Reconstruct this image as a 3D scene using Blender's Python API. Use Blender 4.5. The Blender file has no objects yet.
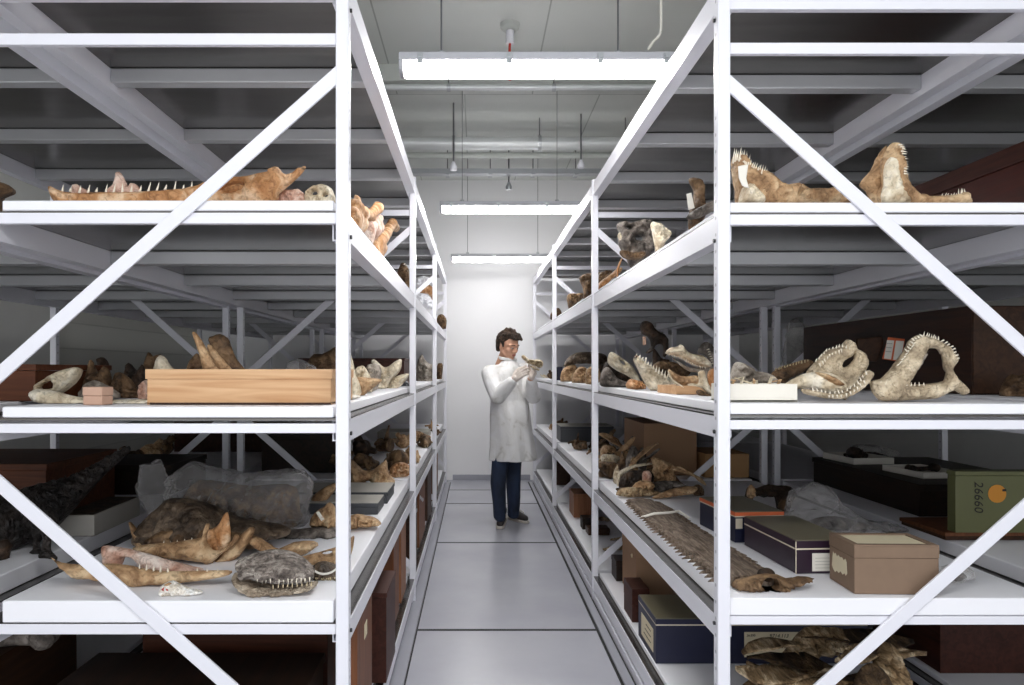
LAMP, WORLD, EXPO, BONE_K, BONE_S = 36.0, 1.12, .72, 1.08, .74
import bpy, math, random
from math import sin, cos, pi, radians as R, sqrt, atan
from mathutils import Vector as V, Matrix, noise as NZ
from mathutils.geometry import delaunay_2d_cdt
SC = bpy.context.scene
COL = SC.collection
rnd = random.Random(7)

# ------------------------------------------------------------------ camera frame
FPX = 720.0; CH = 1.42; HOR = 370.0; PX0 = 476.0   # focal length in pixels, eye height, vanishing point (shifted lens)
def ray(px, py):
    return V(((px-PX0)/FPX, 1.0, (HOR-py)/FPX))
def at_z(px, py, z):
    d = ray(px, py); t = (z-CH)/d.z
    return V((d.x*t, d.y*t, z))
def at_y(px, py, y):
    d = ray(px, py); t = y/d.y
    return V((d.x*t, y, CH+d.z*t))
def at_x(px, py, x):
    d = ray(px, py); t = x/d.x
    return V((x, d.y*t, CH+d.z*t))
def m_per_px(y): return y/FPX

# ------------------------------------------------------------------ geometry
def smooth_poly(p, n=2, closed=True):
    out = []; N = len(p)
    for i in range(N if closed else N-1):
        g = (lambda k: p[k % N]) if closed else (lambda k: p[min(max(k, 0), N-1)])
        a, b, c, d = g(i-1), g(i), g(i+1), g(i+2)
        for k in range(n):
            t = k/n
            out.append(tuple(.5*((2*b[j]) + (c[j]-a[j])*t + (2*a[j]-5*b[j]+4*c[j]-d[j])*t*t + (3*b[j]-a[j]-3*c[j]+d[j])*t**3) for j in range(len(b))))
    if not closed: out.append(tuple(p[-1]))
    return out
def seg_dist(px, py, segs):
    best = 1e9
    for ax, ay, dx, dy, L in segs:
        t = ((px-ax)*dx + (py-ay)*dy)/L if L > 1e-14 else 0
        t = 0 if t < 0 else (1 if t > 1 else t)
        d = (px-ax-dx*t)**2 + (py-ay-dy*t)**2
        if d < best: best = d
    return sqrt(best)
class G:
    def __init__(s): s.v = []; s.f = []
    def add(s, vs, fs):
        b = len(s.v); s.v += [V(p) for p in vs]; s.f += [tuple(b+i for i in f) for f in fs]; return s
    def box(s, x0, y0, z0, x1, y1, z1):
        x0, x1 = min(x0, x1), max(x0, x1); y0, y1 = min(y0, y1), max(y0, y1); z0, z1 = min(z0, z1), max(z0, z1)
        return s.add([(x0,y0,z0),(x1,y0,z0),(x1,y1,z0),(x0,y1,z0),(x0,y0,z1),(x1,y0,z1),(x1,y1,z1),(x0,y1,z1)],
                     [(0,3,2,1),(4,5,6,7),(0,1,5,4),(1,2,6,5),(2,3,7,6),(3,0,4,7)])
    def bar(s, p, q, w, h, up=(0,1,0)):
        p, q, up = V(p), V(q), V(up); d = (q-p).normalized(); a = d.cross(up).normalized(); b = a.cross(d).normalized()
        c = []
        for o in (p, q):
            for i, j in ((-1,-1),(1,-1),(1,1),(-1,1)): c.append(o + a*(i*w/2) + b*(j*h/2))
        return s.add(c, [(3,2,1,0),(4,5,6,7),(0,1,5,4),(1,2,6,5),(2,3,7,6),(3,0,4,7)])
    def tube(s, pts, rad, n=10, flat=1.0, up=(0,0,1), cap=True):
        # flat scales the radius across the up direction
        pts = [V(p) for p in pts]; N = len(pts); b = len(s.v)
        if not hasattr(rad, '__len__'): rad = [rad]*N
        for i, p in enumerate(pts):
            d = (pts[min(i+1, N-1)] - pts[max(i-1, 0)]).normalized()
            u = V(up)
            if abs(d.dot(u)) > .97: u = V((0,1,0)) if abs(d.y) < .9 else V((1,0,0))
            a = d.cross(u).normalized(); c = a.cross(d).normalized()
            for k in range(n):
                th = 2*pi*k/n
                s.v.append(p + a*(cos(th)*rad[i]*flat) + c*(sin(th)*rad[i]))
        for i in range(N-1):
            for k in range(n):
                k2 = (k+1) % n
                s.f.append((b+i*n+k, b+i*n+k2, b+(i+1)*n+k2, b+(i+1)*n+k))
        if cap:
            s.f.append(tuple(b+k for k in reversed(range(n)))); s.f.append(tuple(b+(N-1)*n+k for k in range(n)))
        return s
    def cap(s, p0, r0, p1, r1, n=12, flat=1.0, up=(0,0,1)):
        p0, p1 = V(p0), V(p1); d = p1-p0; L = d.length; d = d/L if L > 1e-6 else V((0,0,1))
        pts, rr = [], []
        for k in range(5):
            th = (k+.35)/5.35*pi/2; pts.append(p0 - d*(r0*cos(th))); rr.append(r0*sin(th))
        if L > 1e-6:
            for k in range(5): pts.append(p0 + d*(L*k/4)); rr.append(r0+(r1-r0)*k/4)
        for k in range(5):
            th = (4.35-k+.65)/5.35*pi/2; pts.append(p1 + d*(r1*cos(th))); rr.append(r1*sin(th))
        return s.tube(pts, rr, n, flat, up)
    def ball(s, c, rx, ry=None, rz=None, n=14, m=9):
        ry = rx if ry is None else ry; rz = rx if rz is None else rz; c = V(c); b = len(s.v)
        s.v.append(c - V((0,0,rz)))
        for i in range(1, m):
            ph = -pi/2 + pi*i/m
            for k in range(n):
                th = 2*pi*k/n; s.v.append(c + V((rx*cos(ph)*cos(th), ry*cos(ph)*sin(th), rz*sin(ph))))
        s.v.append(c + V((0,0,rz))); top = len(s.v)-1
        for k in range(n):
            s.f.append((b, b+1+(k+1) % n, b+1+k)); s.f.append((top, b+1+(m-2)*n+k, b+1+(m-2)*n+(k+1) % n))
        for i in range(m-2):
            for k in range(n):
                s.f.append((b+1+i*n+k, b+1+i*n+(k+1) % n, b+1+(i+1)*n+(k+1) % n, b+1+(i+1)*n+k))
        return s
    def cone(s, base, tip, r, n=6, curve=None):
        base, tip = V(base), V(tip)
        return s.tube([base, base.lerp(tip, .5) + (V(curve) if curve else V((0,0,0))), tip], [r, r*.6, r*.06], n)
    def inflate(s, poly, y, T, holes=(), res=None, rr=None, amp=0, freq=30, yoff=None, seed=0, sm=2, back=1.0):
        """a solid with a rounded section from an outline in the x-z plane at depth y; half thickness T"""
        loops = [smooth_poly(poly, sm)] + [smooth_poly(h, sm) for h in holes]
        xs = [p[0] for p in loops[0]]; zs = [p[1] for p in loops[0]]
        W, H = max(xs)-min(xs), max(zs)-min(zs)
        if res is None: res = max(min(sqrt(W*H/620), min(W, H)/5), max(W, H)/60)
        pts, edges, segs = [], [], []
        for lp in loops:
            b = len(pts); n = len(lp); pts += [V(p) for p in lp]
            edges += [(b+i, b+(i+1) % n) for i in range(n)]
            for i in range(n):
                (ax, ay), (bx, by) = lp[i], lp[(i+1) % n]; segs.append((ax, ay, bx-ax, by-ay, (bx-ax)**2+(by-ay)**2))
        nb = len(pts)
        rg = random.Random(seed+3); i = min(xs)+res*.5
        while i < max(xs):
            j = min(zs)+res*.5
            while j < max(zs):
                p = (i+rg.uniform(-.2,.2)*res, j+rg.uniform(-.2,.2)*res)
                ins = 0
                for ax, ay, dx, dy, L in segs:
                    if (ay > p[1]) != (ay+dy > p[1]) and p[0] < dx*(p[1]-ay)/dy + ax: ins ^= 1
                if ins and seg_dist(p[0], p[1], segs) > res*.35: pts.append(V(p))
                j += res
            i += res
        vs, _, fs, _, _, _ = delaunay_2d_cdt(pts, edges, [], 0, 1e-7)
        D = [seg_dist(p[0], p[1], segs) for p in vs]
        mx = max(D) if D else 1
        rr = mx if rr is None else rr
        fr, bk = [], []; b = len(s.v)
        def yo(x, z): return yoff(x, z) if yoff else 0
        off = V((seed*3.1, seed*1.7, 0))
        for k, p in enumerate(vs):
            u = min(D[k]/rr, 1); e = sqrt(max(0, 1-(1-u)**2)); t = T*e
            q_ = V((p[0],0,p[1])); nf = 1 + (amp*NZ.noise(q_*freq+off) + amp*1.1*(.35-abs(NZ.noise(q_*freq*1.9+off*2))) + amp*.5*NZ.noise(q_*freq*4.1+off) if amp else 0)
            fr.append(V((p[0], y + yo(p[0],p[1]) - t*nf, p[1]))); bk.append(V((p[0], y + yo(p[0],p[1]) + t*back, p[1])))
        on = [d < 1e-7 for d in D]; idb = {}
        s.v += fr
        for k in range(len(vs)):
            if on[k]: idb[k] = b+k
            else: idb[k] = len(s.v); s.v.append(bk[k])
        def inside(x, z):
            c = 0
            for ax, ay, dx, dy, L in segs:
                if (ay > z) != (ay+dy > z) and x < dx*(z-ay)/dy + ax: c ^= 1
            return c
        for f in fs:
            if not inside(sum(vs[i][0] for i in f)/len(f), sum(vs[i][1] for i in f)/len(f)): continue
            a = vs[f[0]]; bb = vs[f[1]]; c = vs[f[2]]
            cr = (bb[0]-a[0])*(c[1]-a[1])-(bb[1]-a[1])*(c[0]-a[0])
            f = tuple(f) if cr > 0 else tuple(reversed(f))
            s.f.append(tuple(b+i for i in f))
            s.f.append(tuple(idb[i] for i in reversed(f)))
        return s
    def jit(s, amp, freq, seed=0, oct2=.5):
        o = V((seed*7.3, seed*2.9, seed*1.3))
        for i, p in enumerate(s.v):
            n = NZ.noise_vector(p*freq+o) + NZ.noise_vector(p*freq*2.7+o)*oct2
            s.v[i] = p + n*amp
        return s
    def xf(s, M):
        s.v = [M @ p for p in s.v]; return s
    def lo(s): return min(p.z for p in s.v)
    def rest(s, z):
        d = z - s.lo()
        for p in s.v: p.z += d
        return d
def place(loc, yaw=0, pitch=0, roll=0, sc=1):
    return Matrix.Translation(V(loc)) @ Matrix.Rotation(yaw,4,'Z') @ Matrix.Rotation(pitch,4,'Y') @ Matrix.Rotation(roll,4,'X') @ Matrix.Scale(sc,4)

# ------------------------------------------------------------------ objects
def tag(o, label=None, cat=None, group=None, kind=None):
    if label: o['label'] = label
    if cat: o['category'] = cat
    if group: o['group'] = group
    if kind: o['kind'] = kind
    return o
def wloc(o):
    p = V((0,0,0))
    while o is not None: p += o.location; o = o.parent
    return p
def thing(name, label, cat, loc, group=None):
    o = bpy.data.objects.new(name, None); COL.objects.link(o); o.location = loc; o.empty_display_size = .05
    return tag(o, label, cat, group)
def put(name, g, mat, parent=None, smooth=True, angle=38, bevel=0, remesh=0, subd=0, solid=0, loc=None, relax=0):
    base = wloc(parent) if parent is not None else V((0,0,0))
    if parent is None or loc is not None:
        if loc is None:
            xs = [p.x for p in g.v]; ys = [p.y for p in g.v]
            loc = V(((min(xs)+max(xs))/2, (min(ys)+max(ys))/2, g.lo()))
        loc = V(loc)
    else: loc = base
    me = bpy.data.meshes.new(name)
    me.from_pydata([tuple(p-loc) for p in g.v], [], g.f); me.validate()
    me.materials.append(mat)
    if smooth:
        me.shade_smooth()
        if angle < 180 and not remesh: me.set_sharp_from_angle(angle=R(angle))
    o = bpy.data.objects.new(name, me); COL.objects.link(o)
    if parent is not None: o.parent = parent; o.location = loc-base
    else: o.location = loc
    if remesh:
        m = o.modifiers.new('join', 'REMESH'); m.mode = 'VOXEL'; m.voxel_size = remesh; m.use_smooth_shade = True
        if relax: s_ = o.modifiers.new('relax', 'SMOOTH'); s_.iterations = relax; s_.factor = .5
    if solid: m = o.modifiers.new('thick', 'SOLIDIFY'); m.thickness = solid; m.offset = 0
    if bevel: m = o.modifiers.new('edge', 'BEVEL'); m.width = bevel; m.segments = 2; m.limit_method = 'ANGLE'; m.angle_limit = R(40)
    if subd: m = o.modifiers.new('sub', 'SUBSURF'); m.levels = subd; m.render_levels = subd
    return o
def solo(name, g, mat, label, cat, group=None, **k): return tag(put(name, g, mat, **k), label, cat, group)
def struct(name, g, mat, **k): return tag(put(name, g, mat, **k), kind='structure')
def text(name, s, size, M, mat, parent, ext=.0004, shear=0):
    c = bpy.data.curves.new(name, 'FONT'); c.body = s; c.size = size; c.extrude = ext; c.align_x = 'LEFT'; c.resolution_u = 3
    c.materials.append(mat); o = bpy.data.objects.new(name, c); COL.objects.link(o); o.parent = parent
    sh = c.shear = shear
    me = bpy.data.meshes.new_from_object(o); bpy.data.objects.remove(o)
    me.transform(Matrix.Translation(-wloc(parent)) @ M); o = bpy.data.objects.new(name, me); COL.objects.link(o); o.parent = parent
    return o

# ------------------------------------------------------------------ materials
def srgb(c):
    if isinstance(c, str): c = [int(c[i:i+2],16)/255 for i in (0,2,4)]
    return tuple((x/12.92 if x <= .04045 else ((x+.055)/1.055)**2.4) for x in c) + (1,)
class NT:
    def __init__(s, name):
        s.m = bpy.data.materials.new(name); s.m.use_nodes = True; s.t = s.m.node_tree; s.n = s.t.nodes; s.l = s.t.links
        s.b = s.n['Principled BSDF']
    def node(s, t, **k):
        n = s.n.new(t)
        for a, v in k.items():
            if a.startswith('i_'): n.inputs[a[2:].replace('_',' ')].default_value = v
            else: setattr(n, a, v)
        return n
    def link(s, a, b): s.l.new(a, b)
    def coords(s, scale=(1,1,1)):
        tc = s.node('ShaderNodeTexCoord'); mp = s.node('ShaderNodeMapping'); mp.inputs['Scale'].default_value = scale
        s.link(tc.outputs['Object'], mp.inputs[0]); return mp.outputs[0]
    def noise(s, scale, det=4, vec=None, dist=0):
        n = s.node('ShaderNodeTexNoise'); n.inputs['Scale'].default_value = scale; n.inputs['Detail'].default_value = det; n.inputs['Distortion'].default_value = dist
        s.link(vec if vec is not None else s.coords(), n.inputs['Vector']); return n.outputs['Fac']
    def ramp(s, fac, stops):
        r = s.node('ShaderNodeValToRGB'); e = r.color_ramp.elements
        while len(e) < len(stops): e.new(.5)
        for x, (p, c) in zip(e, stops): x.position = p; x.color = srgb(c)
        s.link(fac, r.inputs[0]); return r.outputs[0]
    def bump(s, h, strength, dist=.01):
        b = s.node('ShaderNodeBump'); b.inputs['Strength'].default_value = strength; b.inputs['Distance'].default_value = dist
        s.link(h, b.inputs['Height']); s.link(b.outputs[0], s.b.inputs['Normal'])
    def set(s, **k):
        for a, v in k.items(): s.b.inputs[a.replace('_',' ')].default_value = v
def flat(name, c, rough=.5, metal=0, spec=.5, var=.06, scale=6):
    t = NT(name); c3 = srgb(c)
    f = t.noise(scale, 3); mx = t.node('ShaderNodeMix', data_type='RGBA')
    t.link(f, mx.inputs[0])
    mx.inputs[6].default_value = tuple(x*(1-var) for x in c3[:3])+(1,); mx.inputs[7].default_value = tuple(min(1, x*(1+var)) for x in c3[:3])+(1,)
    t.link(mx.outputs[2], t.b.inputs['Base Color']); t.set(Roughness=rough, Metallic=metal); t.b.inputs['Specular IOR Level'].default_value = spec
    return t.m
def dim(c, k=BONE_K, sat=BONE_S):
    r = [int(c[i:i+2],16)/255 for i in (0,2,4)]; m = sum(r)/3
    return [max(0, min(1, (m+(x-m)*sat)*k)) for x in r]
def bone(name, a, b, c, scale=14, bump=.35, rough=.6, stretch=(1,1,1), fine=90):
    t = NT(name); vec = t.coords(stretch); a, b, c = [dim(x) for x in (a, b, c)]
    f = t.noise(scale, 8, vec, .8); base = t.ramp(f, [(.33, a), (.5, b), (.66, c)])
    f2 = t.noise(scale*3.3, 8, vec, 1.4); sp = t.ramp(f2, [(.34, [.45+.3*x for x in a]), (.5, [1,1,1])])
    mx = t.node('ShaderNodeMix', data_type='RGBA', blend_type='MULTIPLY'); mx.inputs[0].default_value = .6
    t.link(base, mx.inputs[6]); t.link(sp, mx.inputs[7]); t.link(mx.outputs[2], t.b.inputs['Base Color'])
    h1 = t.noise(fine, 6, vec, .5); h2 = t.noise(scale*1.6, 4, vec, .8); ad = t.node('ShaderNodeMath', operation='MULTIPLY_ADD')
    t.link(h2, ad.inputs[0]); ad.inputs[1].default_value = 2.5; t.link(h1, ad.inputs[2])
    t.bump(ad.outputs[0], min(1, bump*1.5), .012); t.set(Roughness=rough); t.b.inputs['Specular IOR Level'].default_value = .35
    return t.m
def wood(name, a, b, axis=0, scale=5, rough=.5):
    st = [14,14,14]; st[axis] = .9
    t = NT(name); vec = t.coords(tuple(st)); f = t.noise(scale*.5, 6, vec, 1.2)
    t.link(t.ramp(f, [(.3, a), (.7, b)]), t.b.inputs['Base Color']); t.bump(f, .12, .003); t.set(Roughness=rough); t.b.inputs['Specular IOR Level'].default_value = .3
    return t.m
M = {}
M['rack'] = flat('rack_white', 'e6e6ee', .32, 0, .5, .015)
M['foam'] = flat('foam_white', 'f1f1f6', .75, 0, .3, .01)
M['dark'] = flat('black_gap', '0c0c0e', .7)
M['bolt'] = flat('bolt_black', '17171a', .4)
M['bone_pale'] = bone('bone_pale', 'b59c78', 'd8c8a8', 'e9dfca')
M['bone_tan'] = bone('bone_tan', '8a6039', 'b98d5d', 'd3b183')
M['bone_orange'] = bone('bone_orange', 'a8672f', 'c98b52', 'e2bb90')
M['bone_pink'] = bone('bone_pink', 'b5765a', 'd0a58e', 'e6d2c4')
M['bone_brown'] = bone('bone_brown', '3a2716', '6b4c2e', '957149')
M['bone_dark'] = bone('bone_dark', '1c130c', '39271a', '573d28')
M['bone_grey'] = bone('bone_grey', '6e6255', '9c8f80', 'bdb2a3')
M['bone_ash'] = bone('bone_ash', '3a332d', '6e635a', '958a80')
M['hide'] = bone('dried_hide', '2d2118', '5d4936', '8a735a', 10, .6, .5, (1,1,1), 60)
M['hide_scaly'] = bone('scaly_hide', '39322e', '675b54', '948679', 22, .9, .5, (1,1,2), 70)
M['croc'] = bone('dark_scales', '0f0c0b', '211a17', '332a25', 20, 1., .4, (1,1,1), 60)
M['jaw'] = bone('shark_jaw', '8f7a5f', 'bda683', 'dcc9a8', 18, .5, .55)
M['tooth'] = flat('tooth_ivory', 'efe6d4', .3, 0, .5, .05, 40)
M['tooth_dim'] = flat('tooth_yellowed', 'd2c19d', .35, 0, .5, .1, 40)
M['saw'] = bone('saw_bone', '53402f', '7b6552', '9b8672', 9, .5, .6, (8,1,1), 40)
M['leaf'] = bone('dried_skin', '624729', 'ab8759', 'dcc298', 6, .6, .6, (5,1,5), 40)
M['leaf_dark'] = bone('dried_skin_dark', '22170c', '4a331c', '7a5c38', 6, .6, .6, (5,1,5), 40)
M['pine_x'] = wood('pine_wood', 'bd8f65', 'd6b088', 0)
M['ply_x'] = wood('brown_crate', '3a1d12', '512a1a', 0)
M['crate_y'] = wood('dark_crate', '20110a', '3b2114', 1)
M['crate_warm'] = wood('warm_crate', '2c190f', '452c1b', 1)
M['redwood'] = wood('red_crate', '2f140c', '47241a', 1)
M['chest'] = wood('red_chest', '4a2614', '673a22', 0)
M['hide_grey'] = bone('grey_hide', '5d524b', '9a8b80', 'c8bcb0', 26, .9, .5, (1,1,2), 70)
M['hide_tan'] = bone('tan_hide', '7d6a55', 'a8937a', 'cbb9a0', 20, .7, .5)
M['box_brown'] = wood('brown_board', '7d5134', '96664a', 2)
M['drawer'] = wood('drawer_wood', '5a3520', '7a4c30', 2)
M['trunk'] = wood('old_trunk', '140d09', '2a1a11', 1)
M['card'] = flat('cardboard', 'b18b63', .8, 0, .2, .08)
M['card_pale'] = flat('cardboard_pink', 'c5a28e', .8, 0, .2, .05)
M['card_dim'] = flat('cardboard_brown', '9a7a60', .8, 0, .2, .08)
M['brownbox'] = flat('brown_cloth_board', '816c5b', .75, 0, .2, .09, 30)
M['purple'] = flat('plum_board', '2b1a2b', .4, 0, .5, .2, 20)
M['navy'] = flat('navy_board', '171a36', .45, 0, .5, .1)
M['olive'] = flat('olive_lid', '77715c', .3, 0, .5, .05)
M['orange'] = flat('orange_tape', 'd3663a', .5)
M['trim'] = flat('cream_edge', 'd8cdb8', .6)
M['paper'] = flat('paper_label', 'e8e4da', .8, 0, .2, .03)
M['paper_old'] = flat('paper_aged', 'd8ccaf', .8, 0, .2, .08)
M['ink'] = flat('ink', '25221f', .7)
M['green'] = flat('green_tin', '62643f', .4, 0, .5, .12, 5)
M['sticker'] = flat('orange_sticker', 'cf8b2d', .6)
M['greybox'] = flat('grey_board', 'b6b2aa', .7)
M['slate'] = flat('slate_board', '3f4146', .5)
M['steel'] = flat('steel', 'b9bcc0', .28, .9)
M['string'] = flat('string_white', 'e8e4da', .8)
M['red'] = flat('red_paint', 'b5352a', .6)
def post_mat():
    t = NT('rack_post'); tc = t.node('ShaderNodeTexCoord'); sp = t.node('ShaderNodeSeparateXYZ'); t.link(tc.outputs['Object'], sp.inputs[0])
    def m(op, a, b=None):
        n = t.node('ShaderNodeMath', operation=op)
        for i, x in enumerate((a, b)):
            if x is None: continue
            if isinstance(x, (int, float)): n.inputs[i].default_value = x
            else: t.link(x, n.inputs[i])
        return n.outputs[0]
    # punched holes down the aisle face and the opposite one
    zz = m('SUBTRACT', m('FRACT', m('MULTIPLY', sp.outputs['Z'], 1/.05)), .5)
    d = m('SQRT', m('ADD', m('POWER', m('MULTIPLY', zz, .05), 2), m('POWER', sp.outputs['Y'], 2)))
    g = t.node('ShaderNodeNewGeometry'); s2 = t.node('ShaderNodeSeparateXYZ'); t.link(g.outputs['Normal'], s2.inputs[0])
    fac = m('MULTIPLY', m('LESS_THAN', d, .0055), m('GREATER_THAN', m('ABSOLUTE', s2.outputs['X']), .7))
    mx = t.node('ShaderNodeMix', data_type='RGBA'); t.link(fac, mx.inputs[0]); mx.inputs[6].default_value = srgb('e6e6ee'); mx.inputs[7].default_value = srgb('b0b0b8')
    t.link(mx.outputs[2], t.b.inputs['Base Color']); t.set(Roughness=.32); return t.m
M['post'] = post_mat()
def deck_mat():
    t = NT('galvanised_deck'); f = t.noise(3, 4, t.coords((1,6,1)))
    t.link(t.ramp(f, [(.3, '5e5b58'), (.7, '6d6a67')]), t.b.inputs['Base Color']); t.set(Roughness=.24, Metallic=.88); return t.m
M['deck'] = deck_mat()
M['rib'] = flat('galvanised_rib', 'c0c1c4', .35, .35)
def plastic():
    t = NT('clear_plastic'); n2 = t.noise(9, 3, t.coords((1,1,1.8)), 1.2)
    t.b.inputs['Base Color'].default_value = srgb('e2dfde')
    lw = t.node('ShaderNodeLayerWeight'); lw.inputs['Blend'].default_value = .45
    a = t.node('ShaderNodeMapRange'); a.inputs['To Min'].default_value = .14; a.inputs['To Max'].default_value = .58
    t.link(lw.outputs['Facing'], a.inputs[0]); t.link(a.outputs[0], t.b.inputs['Alpha']); t.set(Roughness=.07); t.bump(n2, .5, .05); t.b.inputs['Specular IOR Level'].default_value = 1.
    return t.m
M['plastic'] = plastic()
# ------------------------------------------------------------------ room shell
XL, XR, YB, YN, ZC = -3.6, 3.4, 9.3, -1.5, 3.87
def brick_mat():
    t = NT('painted_brick'); vec = t.coords(); rot = t.node('ShaderNodeMapping'); rot.inputs['Rotation'].default_value = (R(90), 0, R(90)); t.link(vec, rot.inputs[0])
    b = t.node('ShaderNodeTexBrick'); b.inputs['Scale'].default_value = 1; b.inputs['Brick Width'].default_value = .23; b.inputs['Row Height'].default_value = .075; b.inputs['Mortar Size'].default_value = .006
    t.link(rot.outputs[0], b.inputs['Vector'])
    b.inputs['Color1'].default_value = srgb('bdbdb6'); b.inputs['Color2'].default_value = srgb('c6c6c0'); b.inputs['Mortar'].default_value = srgb('b2b2ac')
    t.link(b.outputs['Color'], t.b.inputs['Base Color']); inv = t.node('ShaderNodeMath', operation='SUBTRACT'); inv.inputs[0].default_value = 1; t.link(b.outputs['Fac'], inv.inputs[1])
    t.bump(inv.outputs[0], .6, .004); t.set(Roughness=.6); return t.m
def floor_mat():
    t = NT('floor_paint'); f = t.noise(1.4, 5); t.link(t.ramp(f, [(.3, 'a9aab4'), (.7, 'b9bac2')]), t.b.inputs['Base Color'])
    t.set(Roughness=.25); t.b.inputs['Specular IOR Level'].default_value = .6; return t.m
def ceil_mat():
    t = NT('ceiling_panels'); vec = t.coords()
    b = t.node('ShaderNodeTexBrick'); b.inputs['Scale'].default_value = 1; b.inputs['Brick Width'].default_value = 1.2; b.inputs['Row Height'].default_value = 2.4; b.inputs['Mortar Size'].default_value = .006
    t.link(vec, b.inputs['Vector'])
    b.inputs['Color1'].default_value = srgb('e2e5e2'); b.inputs['Color2'].default_value = srgb('dee2de'); b.inputs['Mortar'].default_value = srgb('b4b8b4')
    t.link(b.outputs['Color'], t.b.inputs['Base Color']); t.set(Roughness=.7); return t.m
M['wall'] = flat('wall_white', 'eeeef0', .55, 0, .4, .012, 2)
M['pil'] = flat('pilaster_white', 'cfcfcc', .6)
M['floor'] = floor_mat(); M['ceil'] = ceil_mat()
M['floor_strip'] = flat('floor_strip', '9c9da6', .3, .1)
M['beam'] = flat('ceiling_beam_paint', 'c2c6c2', .6)
struct('floor', G().box(XL-.2, YN, -.1, XR+.2, YB+.2, 0), M['floor'])
struct('ceiling', G().box(XL-.2, YN, ZC, XR+.2, YB+.2, ZC+.1), M['ceil'])
struct('wall_back', G().box(XL-.2, YB, 0, XR+.2, YB+.2, ZC), M['wall'])
struct('wall_left', G().box(XL-.2, YN, 0, XL, YB, ZC), brick_mat())
struct('wall_right', G().box(XR, YN, 0, XR+.2, YB, ZC), M['pil'])
struct('trim_1', G().box(XL, 2.6, 0, XL+.09, 6.0, ZC), M['pil'])
struct('baseboard_back', G().box(-.3, YB-.02, 0, .7, YB, .07), M['floor_strip'], bevel=.004)
# seams between the floor panels, strips beside the racks
for i, py in enumerate((630, 542.6, 503.5, 490)):
    p = at_z(490, py, 0); struct('trim_%d' % (i+2), G().box(-.325, p.y-.012, 0, .66, p.y+.012, .0015), M['dark'])
struct('trim_6', G().box(-.385, 1.0, 0, -.325, 9.1, .012), M['floor_strip'], bevel=.003)
struct('trim_7', G().box(.668, 1.0, 0, .712, 9.1, .010), M['floor_strip'], bevel=.003)
struct('trim_8', G().box(.655, 1.0, 0, .668, 9.1, .002), M['dark'])
struct('trim_9', G().box(.712, 1.0, 0, .722, 9.1, .002), M['dark'])
struct('trim_10', G().box(-.326, 1.0, 0, -.318, 9.1, .002), M['dark'])
# ceiling beams
struct('trim_11', G().box(XL, 5.75, ZC-.14, XR, 5.95, ZC), M['beam'], bevel=.008)
struct('trim_12', G().box(XL, 4.15, ZC-.16, XR, 4.42, ZC), M['beam'], bevel=.008)

# ------------------------------------------------------------------ mobile racks
YFL = [2.10, 4.41, 6.72, 9.03]; YFR = [2.16, 4.47, 6.78, 9.09]
YF = YFL; Y0, Y1 = YF[0], YF[-1]
#          beam bottom, beam top, bar bottom, bar top, foam bottom, foam top
LV = {'top': (2.50, 2.585, 2.50, 2.53, None, None),
      'upper': (1.80, 1.882, 1.846, 1.878, 1.884, 1.914),
      'middle': (1.21, 1.279, 1.236, 1.264, 1.281, 1.313),
      'lower': (.623, .693, .648, .676, .695, .753),
      'bottom': (.07, .145, .11, .143, .147, .170)}
Z1, Z2, Z3, Z4 = 1.9145, 1.3135, .7485, .1705
RACKS = [('left aisle', -.387, -1.44, 'white steel specimen rack along the aisle under the wooden tray of bones'),
         ('left wall', -2.58, -1.53, 'white steel rack against the painted brick wall, behind the dark crocodile'),
         ('right aisle', .738, 1.785, 'white steel specimen rack along the aisle beside the man in the lab coat'),
         ('right wall', 2.90, 1.865, 'white steel rack holding the long dark wooden crates by the far side wall')]
def hollow(x0, x1, z0, z1, ya, yb, t=.004):
    g = G(); o = [(x0,z0),(x1,z0),(x1,z1),(x0,z1)]; i = [(x0+t,z0+t),(x1-t,z0+t),(x1-t,z1-t),(x0+t,z1-t)]
    vs = []
    for y in (ya, yb):
        vs += [(x,y,z) for x, z in o] + [(x,y,z) for x, z in i]
    fs = []
    for k in range(4):
        j = (k+1) % 4
        fs += [(k, j, 8+j, 8+k), (4+j, 4+k, 12+k, 12+j), (k, 4+k, 4+j, j), (8+k, 8+j, 12+j, 12+k)]
    return g.add(vs, fs)
LVL = dict(LV); LVL['lower'] = (.618, .682, .650, .680, .6835, .748)
LVR = dict(LV); LVR['upper'] = (1.808, 1.890, 1.854, 1.886, 1.892, 1.922); LVR['middle'] = (1.216, 1.285, 1.242, 1.270, 1.287, 1.319); LVR['lower'] = (.612, .681, .657, .682, .684, .737)
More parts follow.
